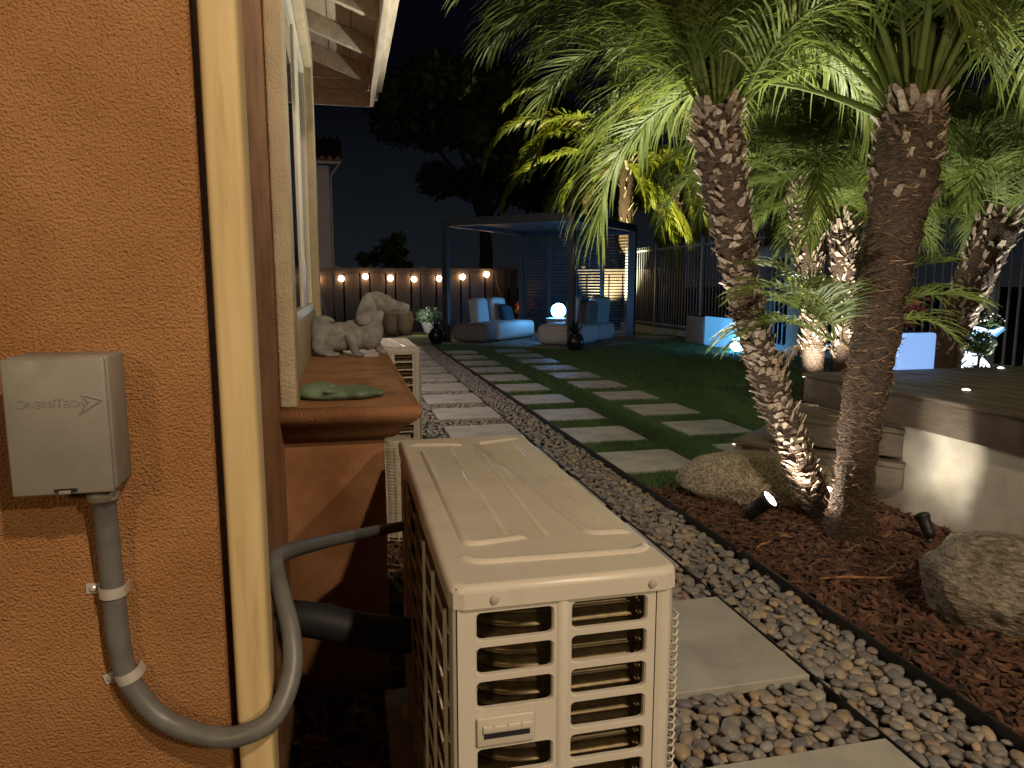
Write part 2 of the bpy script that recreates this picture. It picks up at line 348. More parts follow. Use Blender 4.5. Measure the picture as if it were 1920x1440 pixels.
def paver_mesh(w, d):
    b = MB(); b.box(-w / 2, w / 2, -d / 2, d / 2, -0.035, 0.0)
    me = b.mesh('paver', M['paver']); bevel_mesh(me, 0.003, 1)
    for p in me.polygons: p.use_smooth = False
    return me
path = sheet('path', [(0.80, 0.2), (1.47, 0.2), (1.47, 15.3), (0.80, 15.3)], -0.041, M['soil'])
PAV = []
pm = paver_mesh(0.612, 0.612)
for k in range(-1, 14):
    y = 2.205 + 0.945 * k
    PAV.append((0.838, 1.452, y - 0.306, y + 0.306))
    o = link('paver', pm, path, (1.145, y, R(-0.002, 0.002))); o.rotation_euler.z = R(-0.006, 0.006)
pm2 = paver_mesh(0.615, 0.59)
TP = []
for k in range(0, 10):
    y = 4.70 + 0.958 * k
    for x0 in (1.797, 2.825):
        if x0 > 2 and k == 0: yy = 4.72
        yy = y + (0.06 if x0 > 2 else 0)
        o = link('paver', pm2, lawn, (x0 + 0.3075, yy, 0.004 + R(-0.002, 0.002))); o.rotation_euler.z = R(-0.006, 0.006)
        TP.append((x0, x0 + 0.615, yy - 0.295, yy + 0.295))

MB().box(1.788, 1.800, 0.1, 15.2, -0.06, 0.022).build('edging_strip', M['edging'], label='tall black edging strip between the pebbles and the mulch and lawn', category='edging')
MB().box(1.456, 1.462, 0.1, 15.2, -0.06, 0.001).build('edging_strip', M['edging'], label='thin black edging strip along the left pavers', category='edging')

def inside(x, y, rects, mg): return any(a - mg < x < b + mg and c - mg < y < d + mg for a, b, c, d in rects)
cam_m = cam.rotation_euler.to_matrix().transposed()
def proj(p):
    q = cam_m @ (Vector(p) - cam.location)
    if q.z > -0.05: return None
    return (960 + 1331 * q.x / -q.z, 720 - 1331 * q.y / -q.z, -q.z)

# pebbles: the largest in view are pieces of their own, the rest one mass
def peb_template(sub, seed):
    rr = random.Random(seed); bm = bmesh.new(); bmesh.ops.create_icosphere(bm, subdivisions=sub, radius=1)
    off = Vector((rr.uniform(0, 50), rr.uniform(0, 50), rr.uniform(0, 50)))
    for v in bm.verts:
        k = 1 + 0.22 * noise.noise(v.co * 0.9 + off); v.co = v.co * k
    vs = [v.co.copy() for v in bm.verts]; fs = [tuple(x.index for x in f.verts) for f in bm.faces]; bm.free()
    return vs, fs
T2 = [peb_template(2, i) for i in range(8)]; T1 = [peb_template(1, i) for i in range(8)]
pebs = []
def scatter(x0, x1, y0, y1, s, z, amin, amax):
    y = y0
    while y < y1:
        x = x0
        while x < x1:
            px, py = x + R(-.5, .5) * s, y + R(-.5, .5) * s
            a = R(amin, amax) * (1.25 if random.random() < 0.1 else 1)
            if x0 < px < x1 and not inside(px, py, PAV, a * 0.75) and abs(px - 1.459) > 0.006:
                pebs.append((px, py, z + R(-.003, .004), a))
            x += s
        y += s
scatter(0.63, 1.785, 0.6, 5.2, 0.039, -0.030, 0.017, 0.029)
scatter(0.63, 1.785, 0.6, 5.2, 0.044, -0.014, 0.015, 0.030)
scatter(0.63, 1.785, 5.2, 15.2, 0.042, -0.020, 0.018, 0.028)
cand = []
for i, (x, y, z, a) in enumerate(pebs):
    q = proj((x, y, z))
    if q and z > -0.02 and y < 4 and 1262 < q[0] < 1925 and 820 < q[1] < 1445: cand.append((a / q[2], i))
cand.sort(reverse=True); chosen = {i for _, i in cand[:300]}
pmesh = []
for vs, fs in T2:
    b = MB(); b.add(vs, fs); pmesh.append(b.mesh('pebble', M['pebble'], True))
mass = MB()
for i, (x, y, z, a) in enumerate(pebs):
    sc = Vector((a, a * R(.62, .9), a * R(.42, .62)))
    rot = Matrix.Rotation(R(0, 2 * pi), 3, 'Z') @ Matrix.Rotation(R(-.35, .35), 3, 'X') @ Matrix.Rotation(R(-.35, .35), 3, 'Y')
    if i in chosen:
        o = link('pebble', random.choice(pmesh), pebble_bed, (x, y, z)); o.scale = sc; o.rotation_euler = rot.to_euler()
    else:
        vs, fs = random.choice(T2 if y < 4.0 else T1)
        mass.add([rot @ Vector((v.x * sc.x, v.y * sc.y, v.z * sc.z)) + Vector((x, y, z)) for v in vs], fs)
mass.build('pebble_mass', M['pebble_s'], pebble_bed, smooth=True, kind='stuff')

# bark mulch
def mulch(name, n, region, label, zf=-0.012):
    b = MB()
    for i in range(n):
        x, y = region()
        L, w, t = R(.014, .045), R(.005, .013), R(.002, .005)
        if random.random() < .08: L *= 1.7; w *= .6
        mx = Matrix.Translation((x, y, zf + R(0, .016))) @ Matrix.Rotation(R(0, 2 * pi), 4, 'Z') @ Matrix.Rotation(R(-.45, .45), 4, 'Y') @ Matrix.Rotation(R(-.5, .5), 4, 'X')
        k = R(.5, .9); k2 = R(-.3, .3) * w
        vs = [mx @ Vector(p) for p in ((-L, -w * k, -t), (L, -w + k2, -t), (L * .9, w * k, -t), (-L * .92, w + k2, -t), (-L, -w * k, t), (L, -w + k2, t), (L * .9, w * k, t), (-L * .92, w + k2, t))]
        b.add(vs, [(0, 3, 2, 1), (4, 5, 6, 7), (0, 1, 5, 4), (1, 2, 6, 5), (2, 3, 7, 6), (3, 0, 4, 7)])
    return b.build(name, M['mulch'], label=label, category='mulch', kind='stuff')
mulch('bark_mulch', 8200, lambda: (R(1.81, 3.05), R(0.3, 4.05)), 'red brown bark mulch covering the bed around the palm and boulders')
mulch('bark_mulch', 2600, lambda: (R(-0.18, 0.66), R(1.0, 5.4)), 'bark mulch between the house and the pebble path', -0.02)
for (x, y, L, a, lab) in ((1.95, 2.95, .07, .5, 'long pale split stick on the mulch below the spotlight'), (2.12, 3.02, .03, -.6, 'short pale wood chip beside the split stick on the mulch'), (2.12, 2.5, .17, -.22, 'long thin brown stick lying across the mulch in front of the palm'), (2.45, 2.38, .045, 1.9, 'small pale wood chip between the palm and the nearer boulder')):
    b = MB(); b.tube([(-L, 0, 0), (-L * .3, .006, .004), (L * .4, -.004, .003), (L, .008, 0)], [.004, .006, .0055, .003], 6)
    o = b.build('wood_stick', M['stick'], loc=(x, y, 0.016)); o.rotation_euler.z = a; tag(o, lab, 'stick', 'loose sticks on the mulch')

# artificial turf blades
def blades(n, x0, x1, y0, y1, h, w):
    b = MB(); vs = b.v; fs = b.f
    for i in range(n):
        x, y = R(x0, x1), R(y0, y1)
        if inside(x, y, TP, 0.002) or x < 1.802 or (y < 4.13 and x < 3.06 and y < 4.03 + (x - 1.8) * .08): continue
        a = R(0, 2 * pi); hh = h * R(.6, 1.1); ww = w * R(.7, 1.2)
        lx, ly = R(-.5, .5) * h, R(-.5, .5) * h
        k = len(vs); c, s_ = cos(a) * ww, sin(a) * ww
        vs.append((x - c, y - s_, -.012)); vs.append((x + c, y + s_, -.012)); vs.append((x + lx, y + ly, -.012 + hh))
        fs.append((k, k + 1, k + 2))
    return b
gb = blades(95000, 1.80, 4.4, 4.03, 8.0, 0.034, 0.0022)
g2 = blades(60000, 1.80, 6.5, 8.0, 15.2, 0.04, 0.005); gb.add(g2.v, g2.f)
g3 = blades(26000, 4.4, 9.2, 4.9, 16.5, 0.04, 0.006); gb.add(g3.v, g3.f)
gb.build('lawn_grass', M['blade'], label='short dark green artificial turf around the stepping pavers', category='grass', kind='stuff')

# ------------------------------------------------------------------ the house on the left
XW = -0.19
house = empty('house', (-0.6, 3.0, 0), 'orange stucco house with cream window trim, ledge, downspout and white eave', 'house')
house_inv = Matrix.Translation((0.6, -3.0, 0))
def hp(mb, name, m, parent=house, off=(0.6, -3.0, 0), **kw):
    o = mb.build(name, m, parent, **kw)
    if parent is house: o.location = off
    return o
b = MB(); b.box(-2.4, -0.1785, 1.0, 1.28, -0.06, 3.2)
hp(b, 'wall', M['stucco'], bevel=0.007, seg=3, label='orange textured stucco wall face')
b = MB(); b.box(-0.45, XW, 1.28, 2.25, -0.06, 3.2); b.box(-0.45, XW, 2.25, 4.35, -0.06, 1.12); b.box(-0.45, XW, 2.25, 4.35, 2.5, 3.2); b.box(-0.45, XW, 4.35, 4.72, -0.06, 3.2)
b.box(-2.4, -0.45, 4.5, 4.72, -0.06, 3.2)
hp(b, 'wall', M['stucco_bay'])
b = MB(); b.box(-2.2, -0.46, 1.4, 4.4, 0.3, 3.1)
hp(b, 'dark_room', M['dark'])
# bay below the window with a moulded ledge on top
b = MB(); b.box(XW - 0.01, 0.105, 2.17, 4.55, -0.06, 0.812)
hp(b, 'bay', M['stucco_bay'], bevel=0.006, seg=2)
led = MB(); prof = [(.800, .0), (.806, .012), (.812, .030), (.828, .046), (.846, .060), (.862, .080), (.876, .098), (.890, .107), (.903, .109), (.912, .104), (.9175, .094), (.9195, .08)]
x0, x1, y0, y1 = XW - 0.02, 0.105, 2.17, 4.55
rows = []
for z, o_ in prof:
    rows.append([(x0, y0 - o_, z), (x1 + o_ - .012, y0 - o_, z), (x1 + o_ - .004, y0 - o_ + .004, z), (x1 + o_, y0 - o_ + .012, z), (x1 + o_, y1 + o_, z), (x0, y1 + o_, z)])
vs = [p for r_ in rows for p in r_]; n_ = 6; fs = []
for i in range(len(rows) - 1):
    for k in range(n_):
        k2 = (k + 1) % n_; fs.append((i * n_ + k, i * n_ + k2, (i + 1) * n_ + k2, (i + 1) * n_ + k))
fs.append(tuple(range(n_))[::-1])
led.add(vs, fs)
ledge = hp(led, 'ledge', M['stucco_bay'], smooth=True)
top = MB(); top.add([(p[0], p[1], p[2]) for p in rows[-1]], [tuple(range(6))])
t = top.build('ledge_top', M['stucco_top'], ledge)
# window: surround, frame, panes
win = MB(); win.box(XW, -0.142, 2.09, 2.24, 0.9205, 2.62)
window = hp(win, 'window_trim', M['cream_stucco'], bevel=0.008, seg=2)
b = MB(); b.box(XW, -0.142, 4.36, 4.52, 0.9205, 2.62); b.build('trim_leg', M['cream_stucco'], window, bevel=0.008)
b = MB(); b.box(XW, -0.142, 2.2405, 4.3595, 2.48, 2.62); b.build('trim_head', M['cream_stucco'], window, bevel=0.008)
b = MB(); b.box(XW, -0.170, 2.2405, 4.3595, 0.9205, 1.125); b.build('trim_apron', M['cream_stucco'], window, bevel=0.004)
fr = MB()
fr.box(-0.235, -0.186, 2.2405, 2.29, 1.126, 2.479); fr.box(-0.235, -0.186, 4.31, 4.3595, 1.126, 2.479); fr.box(-0.235, -0.182, 2.29, 4.31, 1.126, 1.165); fr.box(-0.235, -0.186, 2.29, 4.31, 2.44, 2.479)
frame = fr.build('frame', M['vinyl'], window)
b = MB(); b.box(-0.212, -0.190, 3.55, 3.80, 1.165, 2.44); b.build('mullion', M['vinyl'], window, bevel=0.004)
for (a, c, xx) in ((2.29, 3.55, -0.199), (3.80, 4.31, -0.199)):
    b = MB(); b.box(xx - .004, xx, a, c, 1.165, 2.44); b.build('pane', M['glass'], window)
# downspout
b = MB(); b.box(-0.1665, -0.1195, 0.985, 1.052, 0.0, 3.1)
ds = hp(b, 'downspout', M['cream_paint'], bevel=.009, seg=4, label='cream painted downspout at the wall corner')
# eave
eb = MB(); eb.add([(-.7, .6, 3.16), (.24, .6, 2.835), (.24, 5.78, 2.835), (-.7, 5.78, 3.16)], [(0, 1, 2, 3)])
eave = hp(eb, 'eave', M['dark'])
def slope(x): return 2.80 - (x - 0.20) * 0.36
me = MB()
FX0, FX1 = 0.225, 0.262
me.box(FX0, FX1, 0.6, 5.78, 2.62, 2.83); eave_f = me.build('fascia', M['eave_paint'], eave, bevel=0.004)
b = MB(); b.box(FX1, FX1 + 0.055, 0.6, 5.66, 2.70, 2.86); b.build('fascia_cap', M['eave_paint'], eave, bevel=0.004)
b = MB(); b.box(FX1, FX1 + 0.03, 5.665, 5.80, 2.67, 2.80); b.build('fascia_block', M['eave_paint'], eave, bevel=0.003)
for k in range(6):      # roof boards running along the eave
    xa, xb = -0.62 + k * .142, -0.62 + k * .142 + .137
    b = MB(); b.add([(xa, .6, slope(xa)), (xb, .6, slope(xb)), (xb, 5.78, slope(xb)), (xa, 5.78, slope(xa)), (xa, .6, slope(xa) + .02), (xb, .6, slope(xb) + .02), (xb, 5.78, slope(xb) + .02), (xa, 5.78, slope(xa) + .02)], [(0, 3, 2, 1), (4, 5, 6, 7), (0, 1, 5, 4), (1, 2, 6, 5), (2, 3, 7, 6), (3, 0, 4, 7)])
    b.build('board', M['eave_paint'], eave)
for yy in (1.3, 2.0, 2.7, 3.4, 4.1, 4.75, 5.35):
    b = MB(); xa, xb = -0.6, FX0 - .001
    za, zb = slope(xa) - .002, slope(xb) - .002
    b.add([(xa, yy, za - .11), (xb, yy, zb - .11), (xb, yy + .045, zb - .11), (xa, yy + .045, za - .11), (xa, yy, za), (xb, yy, zb), (xb, yy + .045, zb), (xa, yy + .045, za)], [(0, 3, 2, 1), (4, 5, 6, 7), (0, 1, 5, 4), (1, 2, 6, 5), (2, 3, 7, 6), (3, 0, 4, 7)])
    b.build('rafter', M['eave_paint'], eave, bevel=.002)
for z0, z1 in ((2.615, 2.725), (2.732, 2.80), (2.806, 3.06)):
    b = MB(); b.box(-0.62, FX0 - .001, 5.735 - (0 if z0 < 2.7 else -.004), 5.78, z0, z1); b.build('end_board', M['eave_paint'], eave, bevel=.002)

# ------------------------------------------------------------------ air conditioner outdoor unit (local: near-left base corner at origin)
def slot_panel(cells, depth, lip=0.010):
    """flat panel in local XZ (facing -Y) from cells (x0,x1,z0,z1, slot or None); slots are rounded holes with a returned lip"""
    b = MB()
    for (x0, x1, z0, z1, sl) in cells:
        if sl is None:
            b.add([(x0, 0, z0), (x1, 0, z0), (x1, 0, z1), (x0, 0, z1)], [(0, 1, 2, 3)]); continue
        sx0, sx1, sz0, sz1, r = sl
        inner = []; outer = []
        for (cx_, cz_, ox, oz, a0) in ((sx1 - r, sz1 - r, x1, z1, 0), (sx0 + r, sz1 - r, x0, z1, 90), (sx0 + r, sz0 + r, x0, z0, 180), (sx1 - r, sz0 + r, x1, z0, 270)):
            dx, dz = abs(ox - cx_), abs(oz - cz_)
            ac = math.degrees(atan2(dz, dx)) if a0 in (0, 180) else math.degrees(atan2(dx, dz))
            for a in (0, ac * .35, ac * .7, ac, ac + (90 - ac) * .5, 90):
                an = radians(a0 + a); c_, s_ = cos(an), sin(an)
                inner.append((cx_ + r * c_, cz_ + r * s_))
                tx = dx / abs(c_) if abs(c_) > 1e-6 else 1e9; tz = dz / abs(s_) if abs(s_) > 1e-6 else 1e9
                t = min(tx, tz); outer.append((cx_ + t * c_, cz_ + t * s_))
        n = len(inner)
        mid = [(ix + (ix - (sx0 + sx1) / 2) * -.0, iz) for ix, iz in inner]
        vs = [(x, 0, z) for x, z in outer] + [(x, 0, z) for x, z in inner] + [(x * 1.0, .003, z) for x, z in inner] + [(x, lip, z) for x, z in inner]
        # soften the mouth of the slot: first ring sits a little outside the hole
        for i in range(n):
            cxm, czm = (sx0 + sx1) / 2, (sz0 + sz1) / 2
            x, z = inner[i]; dx, dz = x - cxm, z - czm; L = hypot(dx, dz)
            vs[n + i] = (x + dx / L * .0025, 0, z + dz / L * .0025)
        fs = []
        for ring in range(3):
            for i in range(n):
                j = (i + 1) % n; fs.append((ring * n + i, ring * n + j, (ring + 1) * n + j, (ring + 1) * n + i))
        b.add(vs, fs)
    return b

AW, AL, AZ0, AZ1 = 0.352, 1.04, 0.075, 0.822
def ridge(b, pts, w, h, z):
    """low rounded ridge along a polyline on the lid"""
    P = [Vector((x, y, z)) for x, y in pts]
    n = len(P); sec = [(-w, 0), (-w * .55, h * .8), (0, h), (w * .55, h * .8), (w, 0)]
    vs = []
    for i, p in enumerate(P):
        t = (P[min(i + 1, n - 1)] - P[max(i - 1, 0)]).normalized(); s_ = Vector((t.y, -t.x, 0))
        end = 0.15 if i in (0, n - 1) else 1
        for (u, v) in sec: vs.append(p + s_ * u + Vector((0, 0, v * end)))
    fs = []
    for i in range(n - 1):
        for k in range(4): fs.append((i * 5 + k, i * 5 + k + 1, (i + 1) * 5 + k + 1, (i + 1) * 5 + k))
    b.add(vs, fs); return b
def rline(pts, r=.02):
    """polyline with eased ends and rounded corners"""
    out = []
    P = [Vector((x, y, 0)) for x, y in pts]
    for i, p in enumerate(P):
        if i in (0, len(P) - 1):
            q = P[1] if i == 0 else P[-2]; d = (q - p).normalized() * .012
            out += [p, p + d] if i == 0 else [p + d, p]
        else:
            a = p + (P[i - 1] - p).normalized() * r; c = p + (P[i + 1] - p).normalized() * r
            for k in range(5):
                t = k / 4; out.append(a * (1 - t) ** 2 + p * 2 * t * (1 - t) + c * t * t)
    return [(p.x, p.y) for p in out]

def make_ac():
    ac = empty('air_conditioner', (0.143, 1.0, 0.002), '', 'air conditioner')
    P = M['ac_paint']
    # cabinet shell: base pan, back post, right (fan) side, far end
    b = MB(); b.box(0, AW, 0, AL, AZ0, AZ0 + .05); b.build('base_pan', P, ac, bevel=.006)
    for fx in (.12, .86):
        b = MB(); b.box(-.02, AW + .03, fx, fx + .05, .05, AZ0); b.build('foot', P, ac, bevel=.004)
    # near end panel with slots
    cells = []
    z = AZ1 - .042; rows = []
    colsL = (.036, .156); colsR = (.188, .312)
    xm = .172
    pitch = .0562; sh = .045
    zt = AZ1 - .047
    ztop = AZ1 - .004
    for k in range(12):
        c1 = zt - k * pitch + (.0055 if k else (ztop - zt)); c0 = zt - (k + 1) * pitch + .0055
        if k == 0: c1 = ztop
        cells.append((0.004, xm, c0, c1, None if k in (3,) else (colsL[0], colsL[1], zt - k * pitch - sh, zt - k * pitch, .009)))
    for k in range(12):
        c1 = zt - k * pitch + .0055; c0 = zt - (k + 1) * pitch + .0055
        if k == 0: c1 = ztop
        cells.append((xm, .328, c0, c1, (colsR[0], colsR[1], zt - k * pitch - sh + .002, zt - k * pitch + .002, .009)))
    zb = zt - 12 * pitch + .0055
    cells.append((0.004, .328, AZ0, zb, None))
    pan = slot_panel(cells, .01); pan.box(.004, .006, .0, .03, AZ0, AZ1 - .004)
    panel = pan.build('end_panel', P, ac)
    b = MB()
    pts = [(.172, -.0002, zt + .012 - k * .04) for k in range(17)]
    for sx in (-1,):
        vs = []; fs = []
        prof = [(-.009, 0), (-.005, -.0035), (0, -.0045), (.005, -.0035), (.009, 0)]
        zz = [zt + .018, zt + .010, zt - .30, zt - .6]
        for i, z_ in enumerate(zz):
            for (u, v) in prof: vs.append((.172 + u * (0.3 if i == 0 else 1), v * (0 if i == 0 else 1) - .0003, z_))
        for i in range(3):
            for k in range(4): fs.append((i * 5 + k, (i + 1) * 5 + k, (i + 1) * 5 + k + 1, i * 5 + k + 1))
        b.add(vs, fs)
    b.build('pressed_rib', P, panel, smooth=True)
    # recessed grip
    hz = zt - 3 * pitch - .024
    b = MB(); b.box(.034, .126, -.006, -.0005, hz - .024, hz + .024); hd = b.build('grip_plate', M['ac_grille'], ac, bevel=.005, seg=3)
    b = MB(); b.box(.045, .118, -.0075, -.0062, hz - .010, hz - .001); b.build('grip_slot', M['dark'], hd)
    b = MB(); b.box(.043, .120, -.0105, -.006, hz - .0005, hz + .012); b.build('grip_lip', M['ac_grille'], hd, bevel=.0025)
    for gx in (.060, .082, .104):
        b = MB(); b.box(gx - .001, gx + .001, -.0112, -.0106, hz + .002, hz + .013); b.build('grip_rib', M['ac_grille'], hd)
    # corner columns
    b = MB()
    sec = [(.330, .0), (.338, -.002), (.352, .0), (.361, .010), (.364, .022), (.364, .06), (.352, .06), (.352, .02), (.330, .012)]
    n = len(sec); vs = [(x, y, AZ0) for x, y in sec] + [(x, y, AZ1 - .028) for x, y in sec]
    fs = [(k, (k + 1) % n, n + (k + 1) % n, n + k) for k in range(n)] + [tuple(range(n))[::-1], tuple(range(n, 2 * n))]
    b.add(vs, fs); b.build('front_corner_post', P, ac)
    b = MB()
    sec = [(.004, .0), (0., .006), (0., .05), (.010, .05), (.010, .012), (.004, .004)]
    sec = [(.0038, -.0004), (-.0005, .004), (-.0005, .05), (.006, .05), (.006, .006)]
    n = len(sec); vs = [(x, y, AZ0) for x, y in sec] + [(x, y, AZ1 - .03) for x, y in sec]
    fs = [(k, (k + 1) % n, n + (k + 1) % n, n + k) for k in range(n)] + [tuple(range(n))[::-1], tuple(range(n, 2 * n))]
    b.add(vs, fs); b.build('rear_corner_post', P, ac)
    b = MB(); b.box(.352, .362, .06, AL, AZ0, AZ1 - .03); fan_side = b.build('fan_panel', P, ac, bevel=.002)
    b = MB(); b.box(0, .352, AL - .012, AL, AZ0, AZ1 - .03); b.box(-.0005, .008, AL - .22, AL - .012, AZ0, AZ1 - .03); b.build('far_panel', P, ac)
    # fan guard: rows of horizontal wires whose ends hook back to the panel
    g = MB()
    for k in range(44):
        z_ = AZ0 + .04 + k * .0142
        g.tube([(.362, .022, z_ - .005), (.372, .014, z_ - .002), (.3785, .020, z_ + .002), (.376, .040, z_ + .003), (.376, .80, z_ + .002), (.362, .815, z_)], .0022, 5)
    for yy in (.11, .30, .50, .70):
        g.tube([(.3815, yy, AZ0 + .03), (.3815, yy, AZ0 + .67)], .0022, 5)
    g.build('fan_guard', M['ac_grille'], ac, smooth=True)
    # coil wrapped round the house side and the near end
    pth = [(.018, AL - .22)] + [(.018, y) for y in (.7, .5, .3, .2)] + [(.018 + .12 * (1 - cos(a)), .150 - .112 * sin(a)) for a in [radians(x) for x in range(0, 91, 10)]] + [(.20, .038), (.26, .038), (.345, .038)]
    zs = []; z_ = AZ0 + .05
    prof = []
    while z_ < AZ1 - .04:
        prof += [(0, z_), (0, z_ + .0125), (.003, z_ + .0142), (.0042, z_ + .0160), (.003, z_ + .0178), (0, z_ + .0195)]; z_ += .0235
    b = MB(); vs = []; fs = []; m_ = len(prof)
    for i, (x, y) in enumerate(pth):
        t = Vector((pth[min(i + 1, len(pth) - 1)][0] - pth[max(i - 1, 0)][0], pth[min(i + 1, len(pth) - 1)][1] - pth[max(i - 1, 0)][1], 0)).normalized()
        nrm = Vector((t.y, -t.x, 0))
        for (o_, zz) in prof: vs.append((x + nrm.x * o_, y + nrm.y * o_, zz))
    for i in range(len(pth) - 1):
        for k in range(m_ - 1): fs.append((i * m_ + k, (i + 1) * m_ + k, (i + 1) * m_ + k + 1, i * m_ + k + 1))
    b.add(vs, fs); b.build('coil', M['coil'], ac, smooth=True)
    b = MB(); b.box(.11, .34, .12, AL - .05, AZ0 + .05, AZ1 - .05); b.build('fan_housing', M['dark'], ac)
    # house-side grille
    for k in range(6):
        yy = .045 + k * .152
        b = MB(); b.box(-.010, -.0045, yy - .003, yy + .003, AZ0 + .02, AZ1 - .055 - (.0 if k else .0)); b.build('grille_bar', M['ac_grille'], ac)
    for k in range(11):
        z_ = AZ0 + .05 + k * .061
        b = MB(); b.box(-.0048, -.0012, .03, AL - .22, z_ - .002, z_ + .002); b.build('grille_bar', M['ac_grille'], ac)
    # lid
    b = MB(); ch = .022
    def ring(o_, z_):
        x0, x1, y0, y1 = -.006 - o_, .366 + o_, -.007 - o_, AL + .006 + o_
        return [(x0 + ch, y0, z_), (x1 - ch, y0, z_), (x1 - .006, y0 + .007, z_), (x1, y0 + ch, z_), (x1, y1 - ch, z_), (x1 - ch, y1, z_), (x0 + ch, y1, z_), (x0, y1 - ch, z_), (x0, y0 + ch, z_), (x0 + .006, y0 + .007, z_)]
    rg = [ring(0, AZ1 - .036), ring(0, AZ1 - .012), ring(-.0015, AZ1 - .006), ring(-.005, AZ1 - .0018), ring(-.011, AZ1)]
    n = 10; vs = [p for r_ in rg for p in r_]; fs = []
    for i in range(len(rg) - 1):
        for k in range(n):
            k2 = (k + 1) % n; fs.append((i * n + k, i * n + k2, (i + 1) * n + k2, (i + 1) * n + k))
    fs.append(tuple(range(4 * n, 5 * n))); b.add(vs, fs)
    lid = b.build('lid', P, ac)
    for poly in lid.data.polygons: poly.use_smooth = len(poly.vertices) == 4 and poly.index >= 10
    for pts in ([(.030, .120), (.050, .085), (.335, .072), (.352, .100)],          # near cross ridge
                [(.05, .88), (.05, .165), (.158, .182)],                             # left L
                [(.36 - .085, .172), (.36 - .005 - .01, .168)],
                [(.02, .965), (.165, .935)], [(.205, .935), (.335, .985)]):
        rb = MB(); ridge(rb, rline(pts, .022), .0105, .0062, AZ1 - .0002); rb.build('ridge', P, lid, smooth=True)
    rb = MB(); ridge(rb, rline([(.205, .93), (.275, .172), (.35, .166)], .02), .0105, .0062, AZ1 - .0002); rb.build('ridge', P, lid, smooth=True)
    for x_, ya, yb in ((.125, .17, .93), (.195, .17, .88), (.315, .22, .93)):
        rb = MB(); ridge(rb, rline([(x_, ya), (x_, yb)]), .0075, .0036, AZ1 - .0002); rb.build('ridge', P, lid, smooth=True)
    for sx in (.062, .318):
        b = MB(); b.lathe([(.0072, 0), (.0072, .002), (.0055, .0045), (.002, .0052), (0.0002, .0052)], 12)
        o = b.build('screw', M['zinc'], lid, loc=(sx, -.007, AZ1 - .023)); o.rotation_euler.x = pi / 2
    return ac
ac = make_ac()
ac['label'] = 'near beige air conditioner with ridged lid and slotted end, in front of the window ledge'
ac['group'] = 'outdoor air conditioners beside the house'
ac2 = copy_tree(ac); ac2.location = (0.14, 5.05, 0.002)
ac2['label'] = 'far beige air conditioner past the window ledge, seen behind the dog statue'
for nm, y_, lab in (('a', 1.0, 'concrete pad under the near air conditioner'), ('b', 5.05, 'concrete pad under the far air conditioner')):
    b = MB(); b.box(.08, .575, y_ - .06, y_ + 1.1, -.06, .02); tag(b.build('concrete_pad', M['concrete'], bevel=.008), lab, 'pad', 'pads under the air conditioners')

def part(mb, name, m, root, **kw):
    """geometry given in world metres, hung under a thing"""
    o = mb.build(name, m, root, **kw); o.location = -root.location; return o

# ------------------------------------------------------------------ disconnect box, conduit
bx = empty('disconnect_box', (-0.335, 1.0, 1.019), 'grey plastic electrical disconnect box on the orange stucco wall', 'electrical box')
b = MB(); b.box(-.391, -.2805, .938, 1.004, 1.020, 1.186); part(b, 'body', M['box_grey'], bx, bevel=.004)
b = MB(); b.box(-.3925, -.2820, .929, .9375, 1.019, 1.1845); lidb = part(b, 'cover', M['box_grey'], bx, bevel=.003)
b = MB(); b.box(-.346, -.322, .9265, .929, 1.0235, 1.0270); b.build('latch', M['black_plastic'], lidb)
b = MB(); b.box(-.341, -.328, .924, .9264, 1.021, 1.0255); b.build('latch', M['box_grey'], lidb, bevel=.0008)
def text_mesh(txt, size, ext):
    cu = bpy.data.curves.new('t', 'FONT'); cu.body = txt; cu.size = size; cu.extrude = ext; cu.resolution_u = 3
    o = bpy.data.objects.new('t', cu); COL.objects.link(o); me = evaluated(o); bpy.data.objects.remove(o)
    w = max(v.co.x for v in me.vertices) - min(v.co.x for v in me.vertices)
    return me, w
xc = -.3785
for txt, sz in (('D', .0150), ('IVERSI', .0116), ('T', .0150), ('ECH', .0116)):
    me, w = text_mesh(txt, sz, .0006); me.materials.clear(); me.materials.append(M['box_grey'])
    o = link('lettering', me, lidb, (xc, .9286, 1.1265)); o.rotation_euler.x = pi / 2; o.rotation_euler.y = 0
    xc += w + .0009
b = MB(); A = Vector((-.3085, .9283, 1.1405)); T_ = Vector((-.2875, .9283, 1.1335)); C_ = Vector((-.3120, .9283, 1.1170))
N_ = Vector((-.3020, .9283, 1.1320))
for p, q in ((A, T_), (T_, C_), (C_, N_), (N_, A)): b.tube([p, q], .0009, 5)
b.build('arrow_mark', M['box_grey'], lidb)
b = MB(); b.lathe([(.0175, 0), (.0185, .002), (.0185, .012), (.016, .014), (.016, .022)], 18, (-.306, .966, 1.000)); part(b, 'conduit_fitting', M['box_grey'], bx, smooth=True)
cpts = smooth_path([(-.306, .966, 1.008), (-.309, .978, .960), (-.3095, .984, .876), (-.3065, .984, .787), (-.293, .982, .733), (-.256, .976, .684), (-.193, .962, .659), (-.144, .955, .663), (-.110, .968, .680), (-.091, 1.0, .719), (-.093, 1.035, .761), (-.108, 1.08, .800), (-.124, 1.15, .824), (-.118, 1.22, .815), (-.066, 1.5, .728), (.06, 1.82, .632), (.146, 2.0, .578)], 10)
b = MB(); rr = []
fine = []
for i in range(len(cpts) - 1):
    d = (cpts[i + 1] - cpts[i]).length; k = max(1, int(d / .0022))
    for j in range(k): fine.append(cpts[i].lerp(cpts[i + 1], j / k))
fine.append(cpts[-1])
rr = [.0138 + (.0006 if i % 2 else 0) for i in range(len(fine))]
b.tube(fine, rr, 14); cd = b.build('flexible_conduit', M['conduit'], smooth=True)
